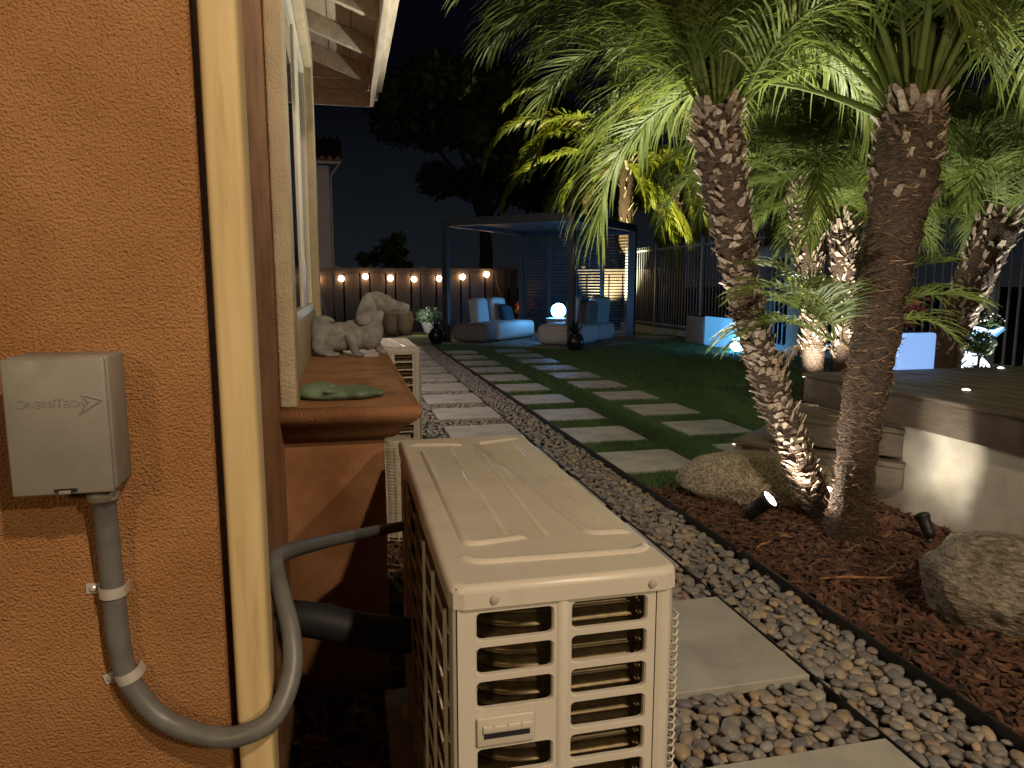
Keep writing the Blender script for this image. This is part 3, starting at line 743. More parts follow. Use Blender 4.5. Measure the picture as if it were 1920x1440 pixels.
tag(cd, 'grey ribbed flexible conduit looping from the box across the downspout to the air conditioner', 'conduit')
for (x, z, ang) in ((-.3095, .872, 0.0), (-.2985, .752, -0.32)):
    b = MB(); vs = []; fs = []; nk = 13
    for r_ in (.0150, .0166):
        for k in range(nk):
            a = pi * 1.0 * k / (nk - 1)
            vs += [(cos(a) * r_, -sin(a) * r_, -.007), (cos(a) * r_, -sin(a) * r_, .007)]
    o_ = 2 * nk
    for i in range(nk - 1):
        fs += [(o_ + 2 * i, o_ + 2 * i + 1, o_ + 2 * i + 3, o_ + 2 * i + 2), (2 * i, 2 * i + 1, o_ + 2 * i + 1, o_ + 2 * i), (2 * i + 1, 2 * i + 3, o_ + 2 * i + 3, o_ + 2 * i + 1), (2 * i, o_ + 2 * i, o_ + 2 * i + 2, 2 * i + 2)]
    b.add(vs, fs)
    b.box(-.0166, -.0150, .0, .0145, -.007, .007); b.box(.0150, .0166, 0, .0145, -.007, .007)
    st = b.build('pipe_strap', M['zinc'], loc=(x, .984, z)); st.rotation_euler = (0, ang, 0)
    b = MB(); b.box(-.036, -.0167, .0125, .0145, -.007, .007); b.build('strap_tab', M['zinc'], st)
    b = MB(); b.lathe([(.0046, .0), (.0046, .0022), (.0025, .0038), (.0003, .0040)], 10); sc_ = b.build('screw', M['zinc'], st, loc=(-.027, .0124, 0)); sc_.rotation_euler.x = pi / 2
    tag(st, 'upper zinc strap holding the conduit to the stucco wall' if z > .8 else 'lower zinc strap holding the conduit where it starts to bend', 'pipe strap', 'conduit straps')
b = MB(); b.tube(smooth_path([(-.19, 1.78, .44), (-.10, 1.76, .432), (.02, 1.75, .395), (.15, 1.75, .366)], 6), .044, 16)
tag(b.build('pipe_insulation', M['foam'], smooth=True), 'thick black foam pipe between the house and the near air conditioner', 'pipe')
# ------------------------------------------------------------------ things on the ledge
ZL = 0.9195
# dog planter
d = MB()
def sx(x, y, z): return (x, y, z)
Rx = lambda a: Matrix.Rotation(a, 3, 'Y')
d.ell((-.118, 0, .118), (.068, .068, .100), Rx(.12), 3); d.ell((-.055, 0, .098), (.110, .062, .074), Rx(.03), 3)
d.ell((.030, 0, .104), (.110, .062, .078), Rx(-.18), 3); d.ell((.100, 0, .122), (.076, .062, .094), Rx(.10), 3)
d.ell((.126, 0, .190), (.050, .044, .085), Rx(.22), 3)
d.ell((.146, 0, .268), (.066, .050, .053), Rx(.1), 3); d.ell((.182, 0, .264), (.046, .042, .043), None, 3)
d.ell((.220, 0, .246), (.056, .034, .037), Rx(.18), 3); d.ell((.260, 0, .238), (.047, .028, .032), Rx(.14), 3); d.ell((.294, 0, .246), (.014, .017, .015), None, 2)
d.ell((.232, 0, .220), (.055, .025, .018), Rx(.02), 2)
for sy in (-1, 1):
    d.ell((.186, sy * .032, .292), (.022, .013, .009), None, 2)
    fx = .035 if sy < 0 else .140
    d.tube([(fx - .018, sy * .046, .105), (fx - .006, sy * .056, .055), (fx + .008, sy * .060, .020)], [.030, .022, .019], 12)
    d.ell((fx + .026, sy * .062, .013), (.028, .019, .014), None, 2)
    d.ell((-.112, sy * .046, .066), (.058, .030, .062), Rx(.15), 3); d.ell((-.070, sy * .062, .015), (.042, .018, .015), None, 2)
cut = MB(); cut.ell((-.090, -.006, .236), (.074, .052, .074), Rx(.30), 3)
for sy in (-1, 1):
    cut.ell((.190, sy * .047, .274), (.013, .009, .010), None, 2)
    cut.ell((.305, sy * .011, .246), (.006, .004, .004), None, 1)
cut.box(.232, .330, -.05, .05, .2235, .2262)
dm = blob(d, 'dog_body', M['stone_grey'], .0040, 12, cut)
dog = link('dog_statue', dm, None, (.008, 3.62, ZL - .002)); dog.rotation_euler.z = radians(-7)
tag(dog, 'grey stone dachshund statue planter sitting on the window ledge', 'statue')
for sy in (-1, 1):
    e_ = MB(); e_.ell((0, 0, 0), (.046, .012, .080), None, 4)
    for i, v in enumerate(e_.v):
        x_, y_, z_ = v; k_ = 1 + .25 * (-z_ / .08); e_.v[i] = (x_ * k_ - .012 * (z_ / .08) ** 2, y_ + .008 * sy * (1 - (x_ / .05) ** 2) , z_)
    o = e_.build('ear', M['stone_grey'], dog, smooth=True, loc=(.104, sy * .052, .232)); o.rotation_euler = (sy * .10, .22, sy * .05)
    e_ = MB(); e_.ell((0, 0, 0), (.0085, .005, .0065), None, 2); e_.build('eye', M['stone_grey'], dog, smooth=True, loc=(.190, sy * .0415, .274))
b = MB(); b.lathe([(.0, 0), (.038, .001), (.045, .004)], 16); so = b.build('planter_soil', M['soil'], dog, loc=(-.088, -.004, .168))
# green ornament
g = MB(); 
g.ell((0, 0, .010), (.100, .036, .015), Rx(.0), 3); g.ell((-.045, .006, .014), (.055, .034, .017), None, 3); g.ell((.060, -.004, .012), (.060, .032, .015), None, 3)
g.ell((-.112, .004, .012), (.020, .016, .011), None, 2); g.ell((-.128, 0, .013), (.012, .012, .008), None, 2); g.ell((.116, -.006, .010), (.022, .011, .008), None, 2)
g.ell((.015, -.022, .021), (.045, .010, .007), Matrix.Rotation(.5, 3, 'Z'), 2); g.ell((-.03, .012, .026), (.04, .010, .006), Matrix.Rotation(-.3, 3, 'Z'), 2); g.ell((.06, .006, .021), (.035, .008, .006), Matrix.Rotation(-.5, 3, 'Z'), 2)
gm = blob(g, 'ornament', M['sage'], .0035, 3)
o = link('ceramic_ornament', gm, None, (-.042, 2.26, ZL + .0005)); o.rotation_euler.z = radians(-3); o.scale = (1.16, 2.0, 1.5)
tag(o, 'flat sage green ceramic ornament at the near end of the ledge', 'ornament')
# wire basket on the mulch
bk = empty('wire_basket', (.235, 3.55, -.02), 'pale wire basket standing on the mulch behind the near air conditioner', 'basket')
b = MB(); w_ = .10
for k in range(30):
    z = .02 + k * .0165; ww = w_ * (.86 + .14 * k / 29)
    pts = [(ww * cos(a) if abs(cos(a)) < .8 else ww * (1 if cos(a) > 0 else -1) * .9, ww * sin(a) * 1.1, z) for a in [2 * pi * j / 20 for j in range(21)]]
    b.tube(pts, .0021, 4, False)
b.build('wires', M['wire_white'], bk)
for j in range(10):
    a = 2 * pi * j / 10 + .2
    b = MB(); b.tube([(w_ * .86 * cos(a), w_ * .95 * sin(a), 0.01), (w_ * 1.0 * cos(a), w_ * 1.1 * sin(a), .52)], .0035, 5); b.build('upright', M['wire_white'], bk)
b = MB(); b.lathe([(.062, 0), (.068, .2), (.072, .5), (.066, .505), (.0, .505)], 20); b.build('inner_pot', M['wire_white'], bk, loc=(0, .0, .02))

# ------------------------------------------------------------------ raised deck, steps
DZ = 0.662
deck = empty('raised_deck', (3.9, 2.0, 0), 'raised brown plank deck on a white stucco wall at right', 'deck')
b = MB(); b.box(3.03, 3.20, -1.5, 4.05, -.06, DZ - .03); part(b, 'side_wall', M['white_wall'], deck)
b = MB(); b.box(2.985, 3.028, -1.5, 4.15, DZ - .165, DZ - .003); part(b, 'fascia_board', M['deck'], deck, bevel=.004)
b = MB(); b.box(3.2, 6.6, 4.0, 4.10, -.06, DZ - .03); part(b, 'end_wall', M['white_wall'], deck)
for k in range(23):
    x0 = 2.975 + k * .146
    b = MB(); b.box(x0, x0 + .141, -1.5, 4.17, DZ - .002, DZ + .022); part(b, 'deck_board', M['deck'], deck, bevel=.003, seg=1)
LEDS = [(3.37, 3.25), (4.50, 4.07)]
for i, (x, y) in enumerate(LEDS):
    q = empty('deck_light', (x, y, DZ + .0225), ('nearer' if i == 0 else 'farther') + ' small recessed white light glowing in the deck boards', 'deck light', 'recessed deck lights')
    b = MB(); b.lathe([(.026, 0), (.026, .002), (.021, .003)], 20); b.build('ring', M['zinc'], q)
    b = MB(); b.lathe([(.020, .0032), (.018, .006), (.010, .009), (.0004, .010)], 18); b.build('lens', M['led'], q, smooth=True)
def beam(name, label, A, d, L, top, h, dep):
    q = empty(name, (A[0], A[1], 0), label, 'step', 'timber steps beside the deck')
    ang = atan2(d[1], d[0]); q.rotation_euler.z = ang
    b = MB(); b.box(0, L, -dep, .0, top - h, top - .032); b.build('step_body', M['deck_x'], q, bevel=.004)
    b = MB(); b.box(-.004, L + .02, -dep, .010, top - .030, top); b.build('step_tread', M['deck_x'], q, bevel=.004)
    return q
dv = Vector((-.60, .80)).normalized()
beam('timber_step', 'upper brown timber step against the white deck wall behind the palm', (3.026, 3.30), dv, .78, .470, .170, .55)
beam('timber_step', 'lower brown timber step behind the farther boulder', (3.000, 3.255), dv, .97, .283, .155, .55)

# ------------------------------------------------------------------ boulders
def boulder(name, label, loc, r, rz, m, seed, amp=.28, tilt=0):
    bm = bmesh.new(); bmesh.ops.create_icosphere(bm, subdivisions=5, radius=1)
    off = Vector((seed * 3.1, seed * 1.7, seed * .9))
    for v in bm.verts:
        p = v.co.copy()
        k = 1 + amp * noise.noise(p * .9 + off) + amp * .45 * noise.noise(p * 2.1 + off) + .05 * noise.noise(p * 5 + off) + .018 * noise.noise(p * 13 + off)
        q = p * k
        for nrm, dd in ((Vector((.2, -.8, .55)).normalized(), .80), (Vector((-.8, -.3, .3)).normalized(), .86), (Vector((.1, .1, 1)).normalized(), .84), (Vector((.75, -.5, -.1)).normalized(), .85)):
            ex = q.dot(nrm) - dd
            if ex > 0: q = q - nrm * ex * .75
        v.co = Vector((q.x * r[0], q.y * r[1], q.z * r[2]))
    me = bpy.data.meshes.new(name); bm.to_mesh(me); bm.free(); me.materials.append(m)
    me.polygons.foreach_set('use_smooth', [True] * len(me.polygons))
    o = link(name, me, None, loc); o.rotation_euler = (0, tilt, rz); return tag(o, label, 'boulder', 'boulders in the mulch bed')
boulder('boulder', 'long tan speckled boulder beside the lit spotlight and lawn edge', (2.42, 3.74, .095), (.46, .25, .185), -.30, M['boulder'], 4, .22)
boulder('boulder', 'dark banded boulder nearest the camera by the white deck wall', (2.42, 2.13, .11), (.275, .24, .235), .35, M['boulder_d'], 9, .20, .12)

# ------------------------------------------------------------------ garden spotlights, two unseen ones added
def spotlight(loc, target, label, power=0, col=(1, .9, .74), angle=75, k=1.0):
    q = empty('garden_spotlight', loc, label, 'spotlight', 'bullet spotlights in the garden')
    loc = Vector(loc); hd = loc + Vector((0, 0, .055)); d = (Vector(target) - hd).normalized()
    b = MB(); b.tube([(0, 0, -.05), (0, 0, .03)], .006, 8); b.lathe([(.018, 0), (.018, .006), (.008, .008)], 14); b.build('stake', M['black_plastic'], q)
    rot = d.to_track_quat('Z', 'Y')
    hb = MB(); hb.lathe([(r_ * k, z_ * k) for r_, z_ in [(.010, -.035), (.024, -.028), (.029, .0), (.031, .065), (.036, .068), (.036, .088), (.033, .088), (.032, .084)]], 20, caps=True)
    o = hb.build('housing', M['black_plastic'], q, smooth=True, loc=(0, 0, .055)); o.rotation_mode = 'QUATERNION'; o.rotation_quaternion = rot
    lb = MB(); lb.lathe([(.0325 * k, .086 * k), (.022 * k, .090 * k), (.0005, .092 * k)], 20); l_ = lb.build('lens', M['spot_lens'], o)
    if power: lamp('spot_beam', 'SPOT', hd + d * (.100 * k), power, col, .02, target, angle, .6)
    return q
spotlight((2.125, 3.33, 0.0), (2.47, 2.98, 0.52), 'lit black bullet spotlight in front of the tan boulder, aimed at the palm', 46, angle=112, k=1.35)
spotlight((0.72, 1.98, 0.0), (2.16, 3.22, 1.35), 'added black bullet spotlight, unseen behind the near air conditioner, brightening the palms', 190, (1, .93, .80), 62)  # added front light for the palm trunks, kept out of view
spotlight((2.795, 2.84, 0.0), (2.86, 3.30, 0.55), 'black bullet spotlight seen from behind beside the dark boulder', 2.5, angle=130)
spotlight((3.42, 4.75, 0.0), (2.8, 3.4, 2.5), 'black bullet spotlight hidden behind the deck, aimed at the near palm crown', 1300, (1, .96, .84), 85)
spotlight((4.35, 5.95, 0.0), (4.75, 6.5, 2.0), 'black bullet spotlight at the foot of the paired palms behind the deck', 620, (1, .95, .80), 100)
spotlight((6.7, 5.55, 0.0), (6.3, 6.05, 2.2), 'black bullet spotlight below the leaning palm by the bar fence', 340, (.95, .98, .90), 100)
spotlight((7.3, 19.6, 0.0), (8.4, 20.9, 4.6), 'black bullet spotlight at the foot of the tall palm behind the pergola', 6500, (1, .92, .50), 85)
spotlight((2.56, 4.26, -0.06), (1.75, 3.45, 2.3), 'black bullet spotlight behind the tan boulder and lower step', 600, (1, .95, .78), 95)
spotlight((2.60, 3.36, 0.0), (2.46, 3.17, 1.0), 'added black bullet spotlight, unseen behind the thick palm trunk, brightening the offshoot', 95, (1, .97, .85), 85)  # extra light added to brighten the offshoot fronds

# ------------------------------------------------------------------ palms
def frond_mesh(seed, e0, e1, nl=80, leaf=.35, lw=.0036, droop=.25, m=None, petiole=.18, L=1.0):
    rr = random.Random(seed); b = MB(); n = 16
    pts = [Vector((0, 0, 0))]; tans = []
    bend = rr.uniform(-.25, .25)
    for i in range(n):
        t = i / (n - 1); e = radians(e0 + (e1 - e0) * t ** 1.55); az = bend * t * t
        d = Vector((cos(e) * cos(az), cos(e) * sin(az), sin(e))); tans.append(d)
        pts.append(pts[-1] + d * L / n)
    tans.append(tans[-1])
    b.tube(pts, [max(.0012, .0095 * (1 - t / n) ** .9) for t in range(n + 1)], 5, False)
    def at(t):
        f = t * n; i = min(int(f), n - 1); return pts[i].lerp(pts[i + 1], f - i), tans[i]
    for k in range(nl):
        t = petiole + (1 - petiole) * (k + .5) / nl
        for sgn in (-1, 1):
            p, T = at(min(.999, t + rr.uniform(-.006, .006)))
            Sd = Vector((-T.y, T.x, 0)); Sd = Sd.normalized() if Sd.length > 1e-4 else Vector((0, 1, 0))
            Nn = Sd.cross(T).normalized() * -1
            if Nn.z < 0: Nn = -Nn
            f = radians(22 + 45 * t + rr.uniform(-7, 7))
            ln = leaf * (.38 + .62 * sin(pi * min(1, .18 + t * .74))) * rr.uniform(.85, 1.12)
            d = (Sd * sgn * cos(f) + T * sin(f) + Nn * rr.uniform(.05, .38)).normalized()
            w0 = lw * rr.uniform(.8, 1.15); q = p.copy(); vs = []; NS = 5
            for s_ in range(NS + 1):
                wd = (T - d * T.dot(d)); wd = wd.normalized() if wd.length > 1e-4 else Nn
                w = w0 * (.7, 1.0, 1.0, .85, .5, .05)[s_]
                vs += [q - wd * w, q + wd * w]
                q = q + d * (ln / NS); d = (d + Vector((0, 0, -droop * rr.uniform(.6, 1.4) * (.22 + .26 * s_)))).normalized()
            b.add(vs, [(2 * i, 2 * i + 1, 2 * i + 3, 2 * i + 2) for i in range(NS)])
    return b.mesh('frond', m or M['frond'], True)
FR = {}
for nm, e0, e1, dr in (('up', 86, 30, .26), ('mid', 76, -34, .34), ('low', 58, -66, .44), ('hang', 30, -80, .5)):
    FR[nm] = [frond_mesh(hash(nm) % 100 + s_ if False else {'up': 10, 'mid': 20, 'low': 30, 'hang': 40}[nm] + s_, e0, e1, droop=dr) for s_ in range(3)]
FRY = [frond_mesh(60 + s_, e0, e1, nl=60, leaf=.16, lw=.007, droop=.45, m=M['frond_y']) for s_, (e0, e1) in enumerate(((40, -75), (10, -86), (65, -50)))]
FRD = [frond_mesh(80, -20, -88, nl=30, leaf=.14, droop=.6, m=M['frond_dead']), frond_mesh(81, 20, -85, nl=26, leaf=.14, droop=.6, m=M['frond_dead'])]

def trunk_mesh(path, radii, seed, n=28):
    pth = smooth_path(path, 10); off = Vector((seed, seed * 2, 0))
    b = MB(); k = len(pth); rs = []
    for i in range(k):
        f = i / (k - 1) * (len(radii) - 1); a = min(int(f), len(radii) - 2); rs.append(radii[a] + (radii[a + 1] - radii[a]) * (f - a))
    b.tube(pth, rs, n)
    ctr = [p for p in pth for _ in range(n)]
    for i, v in enumerate(b.v[:k * n]):
        v = Vector(v); c = ctr[i]; d = v - c
        kk = 1 + .16 * noise.noise(v * 14 + off) + .10 * noise.noise(v * 40 + off) + .05 * sin(v.z * 110 + 3 * noise.noise(v * 5))
        b.v[i] = tuple(c + d * kk)
    return b, pth, rs
def palm(name, label, path, radii, nfr, L, seed, group, boots=260, fibres=500, boot_l=.055, fib_l=.05, frset='g', crown_r=1.0, dead=0, cats=(.25, .55, .85), az0=0, skip=None, boot_from=0.15, boot_out=.35, tilt_max=.0):
    rr = random.Random(seed); base = Vector(path[0]); t = empty(name, base, label, 'palm tree', group)
    path = [Vector(p) - base for p in path]
    tb, pth, rs = trunk_mesh(path, radii, seed)
    tr = tb.build('trunk', M['trunk'], t, smooth=True)
    K = len(pth)
    bt = MB()
    for i in range(boots):
        f = boot_from + (1 - boot_from) * (i + rr.random()) / boots; a = i * 2.39996 + rr.uniform(-.3, .3)
        fi = f * (K - 1); j = min(int(fi), K - 2); c = pth[j].lerp(pth[j + 1], fi - j); r = rs[j] * 1.0
        T = (pth[j + 1] - pth[j]).normalized(); X = T.cross(Vector((0, 1, 0))).normalized(); Y = T.cross(X)
        o_ = X * cos(a) + Y * sin(a); s_ = T.cross(o_)
        ln = boot_l * rr.uniform(.3, 1.5) * (1 + 1.0 * max(0, f - .75) * 2); w = rr.uniform(.010, .032) * (radii[-1] / .1) ** .5
        p0 = c + o_ * r * .88; dr = (T * (1 - boot_out) + o_ * boot_out * rr.uniform(.5, 1.6) + s_ * rr.uniform(-.5, .5)).normalized()
        th = rr.uniform(.006, .012); p1 = p0 + dr * ln; w1 = w * rr.uniform(.3, .7)
        nrm = dr.cross(s_).normalized()
        bt.add([p0 - s_ * w, p0 + s_ * w, p1 + s_ * w1, p1 - s_ * w1, p0 - s_ * w + nrm * th, p0 + s_ * w + nrm * th, p1 + s_ * w1 + nrm * th * .5, p1 - s_ * w1 + nrm * th * .5], [(0, 1, 2, 3), (7, 6, 5, 4), (0, 4, 5, 1), (1, 5, 6, 2), (2, 6, 7, 3), (3, 7, 4, 0)])
    if boots: bt.build('leaf_bases', M['boot'], t, kind='stuff')
    fb = MB()
    for i in range(fibres):
        f = rr.random() ** .9; a = rr.uniform(0, 2 * pi); fi = f * (K - 1); j = min(int(fi), K - 2); c = pth[j].lerp(pth[j + 1], fi - j)
        T = (pth[j + 1] - pth[j]).normalized(); X = T.cross(Vector((0, 1, 0))).normalized(); Y = T.cross(X)
        o_ = X * cos(a) + Y * sin(a); s_ = T.cross(o_); r = rs[j]
        p0 = c + o_ * r * .95; d = (o_ * rr.uniform(.02, .38) + s_ * rr.uniform(-1, 1) + T * rr.uniform(-.35, .55)).normalized(); ln = fib_l * rr.uniform(.4, 1.5)
        w = rr.uniform(.0006, .0028); p1 = p0 + d * ln * .5; p2 = p1 + (d * 1.0 - o_ * .5).normalized() * ln * .5
        fb.add([p0 - T * w, p0 + T * w, p1 + T * w, p1 - T * w, p2], [(0, 1, 2, 3), (3, 2, 4)])
    if fibres: fb.build('fibres', M['fibre'], t, kind='stuff')
    topp = pth[-1]; Tt = (pth[-1] - pth[-3]).normalized()
    for i in range(nfr):
        f = (i + .5) / nfr; az = az0 + i * 2.39996 + rr.uniform(-.25, .25)
        if skip and skip(az % (2 * pi), f): continue
        if frset == 'g':
            nm = 'up' if f < cats[0] else 'mid' if f < cats[1] else 'low' if f < cats[2] else 'hang'
            me = rr.choice(FR[nm])
        else: me = rr.choice(FRY)
        s_ = L * rr.uniform(.86, 1.14) * (.85 if f < .12 else 1)
        o = link('frond', me, t, topp + Vector((cos(az), sin(az), 0)) * radii[-1] * .55 * min(1, .3 + f) - Tt * .10 * f)
        o.rotation_euler = (rr.uniform(-.15, .15), rr.uniform(-.12, .12) , az); o.scale = (s_, s_ * rr.uniform(.9, 1.1), s_)
    for i in range(dead):
        az = az0 + 1.1 + i * 2.1; o = link('dead_frond', rr.choice(FRD), t, topp + Vector((cos(az), sin(az), 0)) * radii[-1] * .8 - Tt * .2); o.rotation_euler.z = az; o.scale = (L * .6,) * 3
    return t
G1 = 'pygmy date palms around the deck'
palm('palm_tree', 'thick fibrous palm trunk nearest the camera, rising from the mulch beside the deck', [(2.47, 3.02, -.03), (2.475, 3.0, .29), (2.50, 3.0, .66), (2.54, 3.0, 1.0), (2.585, 3.0, 1.42), (2.63, 3.0, 1.75), (2.66, 3.0, 2.02), (2.665, 3.0, 2.13)],
     [.118, .090, .094, .105, .113, .128, .148, .135, .09], 84, 2.0, 3, G1, cats=(.34, .86, .98), skip=lambda a, f: f > .42 and abs(a - 4.1) < 1.15, boots=150, fibres=5200, boot_l=.065, fib_l=.05, boot_from=.66, az0=.4)
palm('palm_tree', 'slender flaky palm trunk leaning left from the foot of the thick palm', [(2.568, 3.33, -0.03), (2.504, 3.32, 0.084), (2.362, 3.32, 0.367), (2.239, 3.37, 0.683), (2.161, 3.42, 0.944), (2.087, 3.47, 1.259), (2.012, 3.47, 1.563), (1.925, 3.47, 1.921), (1.898, 3.47, 2.17)],
     [.105, .080, .076, .078, .076, .080, .087, .100, .122, .090], 90, 1.46, 5, G1, cats=(.27, .84, 1.1), skip=lambda a, f: (f > .5 and abs(a - 4.4) < .75) or (f > .8 and abs(a - 3.3) < .75), boots=900, fibres=900, boot_l=.052, fib_l=.05, boot_from=.12, boot_out=.42, az0=1.3)
palm('palm_tree', 'left palm of the pair standing behind the deck steps', [(4.80, 6.5, -.05), (4.74, 6.5, .9), (4.66, 6.5, 1.46), (4.56, 6.5, 2.0), (4.52, 6.5, 2.35)], [.13, .11, .12, .14, .15, .10], 44, 1.6, 8, G1, boots=620, fibres=300, boot_l=.075, fib_l=.06, az0=.9)
palm('palm_tree', 'right palm of the pair standing behind the deck steps', [(5.12, 6.45, -.05), (5.08, 6.45, 1.1), (5.0, 6.45, 1.6), (4.97, 6.45, 1.98)], [.14, .14, .135, .15, .10], 36, 1.35, 11, G1, boots=520, fibres=300, boot_l=.075, fib_l=.06, az0=2.2)
palm('palm_tree', 'palm leaning right in front of the bar fence beyond the deck', [(5.80, 6.0, -.05), (5.94, 6.0, .65), (6.12, 6.0, 1.13), (6.40, 6.0, 1.80), (6.46, 6.0, 1.95)], [.17, .16, .165, .20, .15], 38, 1.6, 14, G1, boots=520, fibres=700, boot_l=.085, fib_l=.08, az0=.2)
tp = palm('tall_palm', 'tall yellow green palm with hanging fronds behind the pergola', [(8.6, 21, -.05), (8.55, 21, 2.5), (8.5, 21, 4.3), (8.5, 21, 5.2)], [.28, .22, .20, .22], 22, 4.6, 21, 'palms beyond the pergola', boots=60, fibres=100, boot_l=.25, fib_l=.2, frset='y', dead=2, az0=2.6)
FRH = [frond_mesh(70 + i, e0, -89, nl=74, leaf=.15, lw=.0075, droop=.55, m=M['frond_y'], petiole=.1) for i, e0 in enumerate((-5, -40))]
for az, k, s_, dz in ((.1, 0, 3.9, -.2), (-.5, 1, 4.2, -.3), (-1.1, 1, 3.8, -.4), (.5, 1, 4.3, -.3), (-.2, 1, 4.4, -.5), (3.3, 0, 2.9, -.2), (-1.7, 0, 2.6, -.3)):
    o = link('frond', FRH[k], tp, (-.1 + .2 * cos(az), .2 * sin(az), 5.2 + dz)); o.rotation_euler.z = az; o.scale = (s_,) * 3
palm('tall_palm', 'second yellow green palm further right behind the pergola roof', [(10.6, 21.5, -.05), (10.5, 21.5, 3.0), (10.4, 21.5, 4.4)], [.25, .2, .2], 14, 4.0, 23, 'palms beyond the pergola', boots=40, fibres=0, boot_l=.25, fib_l=.2, frset='y', az0=.6)
# offshoot at the thick trunk
pup = empty('palm_offshoot', (2.475, 3.16, .94), 'small bright green palm offshoot sprouting from the thick trunk', 'palm offshoot')
b = MB(); b.tube([(.06, -.05, -.03), (.03, -.02, .01), (0, .0, .05)], [.006, .010, .010], 8); b.build('stem', M['fibre'], pup, smooth=True)
SF = [frond_mesh(90 + i, e0, e1, nl=24, leaf=.42, lw=.0095, droop=.30, petiole=.15) for i, (e0, e1) in enumerate(((72, 0), (52, -22), (30, -48)))]
for i, (az, k, s_) in enumerate(((2.9, 0, .50), (3.3, 1, .56), (2.5, 1, .42), (3.75, 1, .50), (3.1, 2, .50), (4.15, 0, .36), (-.35, 0, .52), (.05, 1, .50), (-.75, 1, .50), (-.15, 2, .52), (1.6, 0, .4), (3.5, 0, .42), (2.75, 2, .5))):
    o = link('frond', SF[k], pup, (.06 * cos(az), .05 * sin(az), .05)); o.rotation_euler.z = az; o.scale = (s_ * 1.18,) * 3
for i, az in enumerate((3.35, 3.15)):
    o = link('dead_frond', FRD[1], pup, (-.05, 0, .0)); o.rotation_euler.z = az; o.scale = (.42, .3, .42)

# ------------------------------------------------------------------ plants, lights beyond the deck
def leaf_ball(b, c, r, n, size, rr, squash=1):
    for i in range(n):
        d = Vector((rr.gauss(0, 1), rr.gauss(0, 1), rr.gauss(0, 1))).normalized() * r * rr.uniform(.55, 1.05); d.z *= squash
        p = Vector(c) + d; u = Vector((rr.gauss(0, 1), rr.gauss(0, 1), rr.gauss(0, 1))).normalized(); v = u.cross(d.normalized() + Vector((.01, .02, .03))).normalized()
        s_ = size * rr.uniform(.6, 1.3); b.add([p - u * s_, p + v * s_ * .5, p + u * s_, p - v * s_ * .5], [(0, 1, 2, 3)])
    return b
rr = random.Random(5)
q = empty('cube_planter', (3.95, 4.45, 0), 'glowing blue cube planter at the far edge of the deck beside the thick palm', 'planter')
b = MB(); b.box(-.14, .17, -.20, .25, -.06, .93); b.build('glowing_box', M['cube_glow'], q, bevel=.02, seg=3)
b = MB(); b.box(-.11, .13, -.16, .21, .93, .935); b.build('soil', M['soil'], q)
b = leaf_ball(MB(), (-.05, .02, 1.12), .24, 420, .035, rr, .8); b.build('foliage', M['leaf_red'], q)
q = empty('half_globe_lamp', (6.28, 6.15, 0), 'glowing white half globe lamp showing over the far deck edge', 'lamp')
b = MB(); b.lathe([(.30 * cos(a), .28 + .31 * sin(a)) for a in [radians(x) for x in range(-40, 91, 8)]], 36); b.build('globe', M['half_globe'], q, smooth=True)
b = MB(); b.lathe([(.2, -.06), (.22, .02), (.23, .09)], 24); b.build('base', M['black_plastic'], q)
q = empty('topiary', (6.05, 5.72, 0), 'dark topiary ball on a stem in front of the half globe lamp', 'shrub')
b = leaf_ball(MB(), (0, 0, .70), .14, 700, .022, rr); b.build('crown', M['leaf_dark'], q)
b = leaf_ball(MB(), (.02, 0, .34), .17, 700, .022, rr); b.build('lower_foliage', M['leaf_dark'], q)
b = MB(); b.tube([(0, 0, -.06), (0, 0, .65)], .012, 8); b.build('stem', M['bark'], q)
q = empty('flower_pot', (6.9, 6.55, 0), 'glowing cyan scalloped flower pot full of small white flowers', 'flower pot')
b = MB(); n = 40; vs = []; prof = [(.10, .60), (.13, .66), (.19, .74), (.235, .80)]
for i, (r, z) in enumerate(prof):
    for k in range(n):
        a = 2 * pi * k / n; sc_ = 1 + .06 * (i / 3) * cos(a * 10); vs.append((r * sc_ * cos(a), r * sc_ * sin(a), z + .018 * (i / 3) * cos(a * 5)))
fs = [(i * n + k, i * n + (k + 1) % n, (i + 1) * n + (k + 1) % n, (i + 1) * n + k) for i in range(3) for k in range(n)] + [tuple(range(n))[::-1]]
b.add(vs, fs); b.build('bowl', M['pot_glow'], q, smooth=True)
b = MB(); b.lathe([(.09, -.06), (.07, .3), (.09, .598)], 20); b.build('pedestal', M['black_plastic'], q)
b = leaf_ball(MB(), (0, 0, .84), .22, 620, .03, rr, .45); b.build('foliage', M['leaf_dark'], q)
b = MB()
for i in range(46):
    a = rr.uniform(0, 2 * pi); r = .24 * sqrt(rr.random()); b.ell((r * cos(a), r * sin(a), .86 + .10 * rr.random() + .05 * (1 - r / .24)), (.012, .012, .009), None, 1)
b.build('flowers', M['petal_white'], q, kind='stuff')
for i, (x, y, lab) in enumerate(((6.75, 5.3, 'low pink flowering bush at the right edge of the deck'), (7.25, 5.5, 'pink flowering bush further right beyond the deck'))):
    q = empty('flower_bush', (x, y, 0), lab, 'bush', 'pink bushes beyond the deck')
    b = leaf_ball(MB(), (0, 0, .33), .2, 380, .03, rr, .8); b.build('foliage', M['leaf_dark'], q)
    b = leaf_ball(MB(), (0, 0, .37), .21, 160, .022, rr, .8); b.build('flowers', M['petal_pink'], q, kind='stuff')

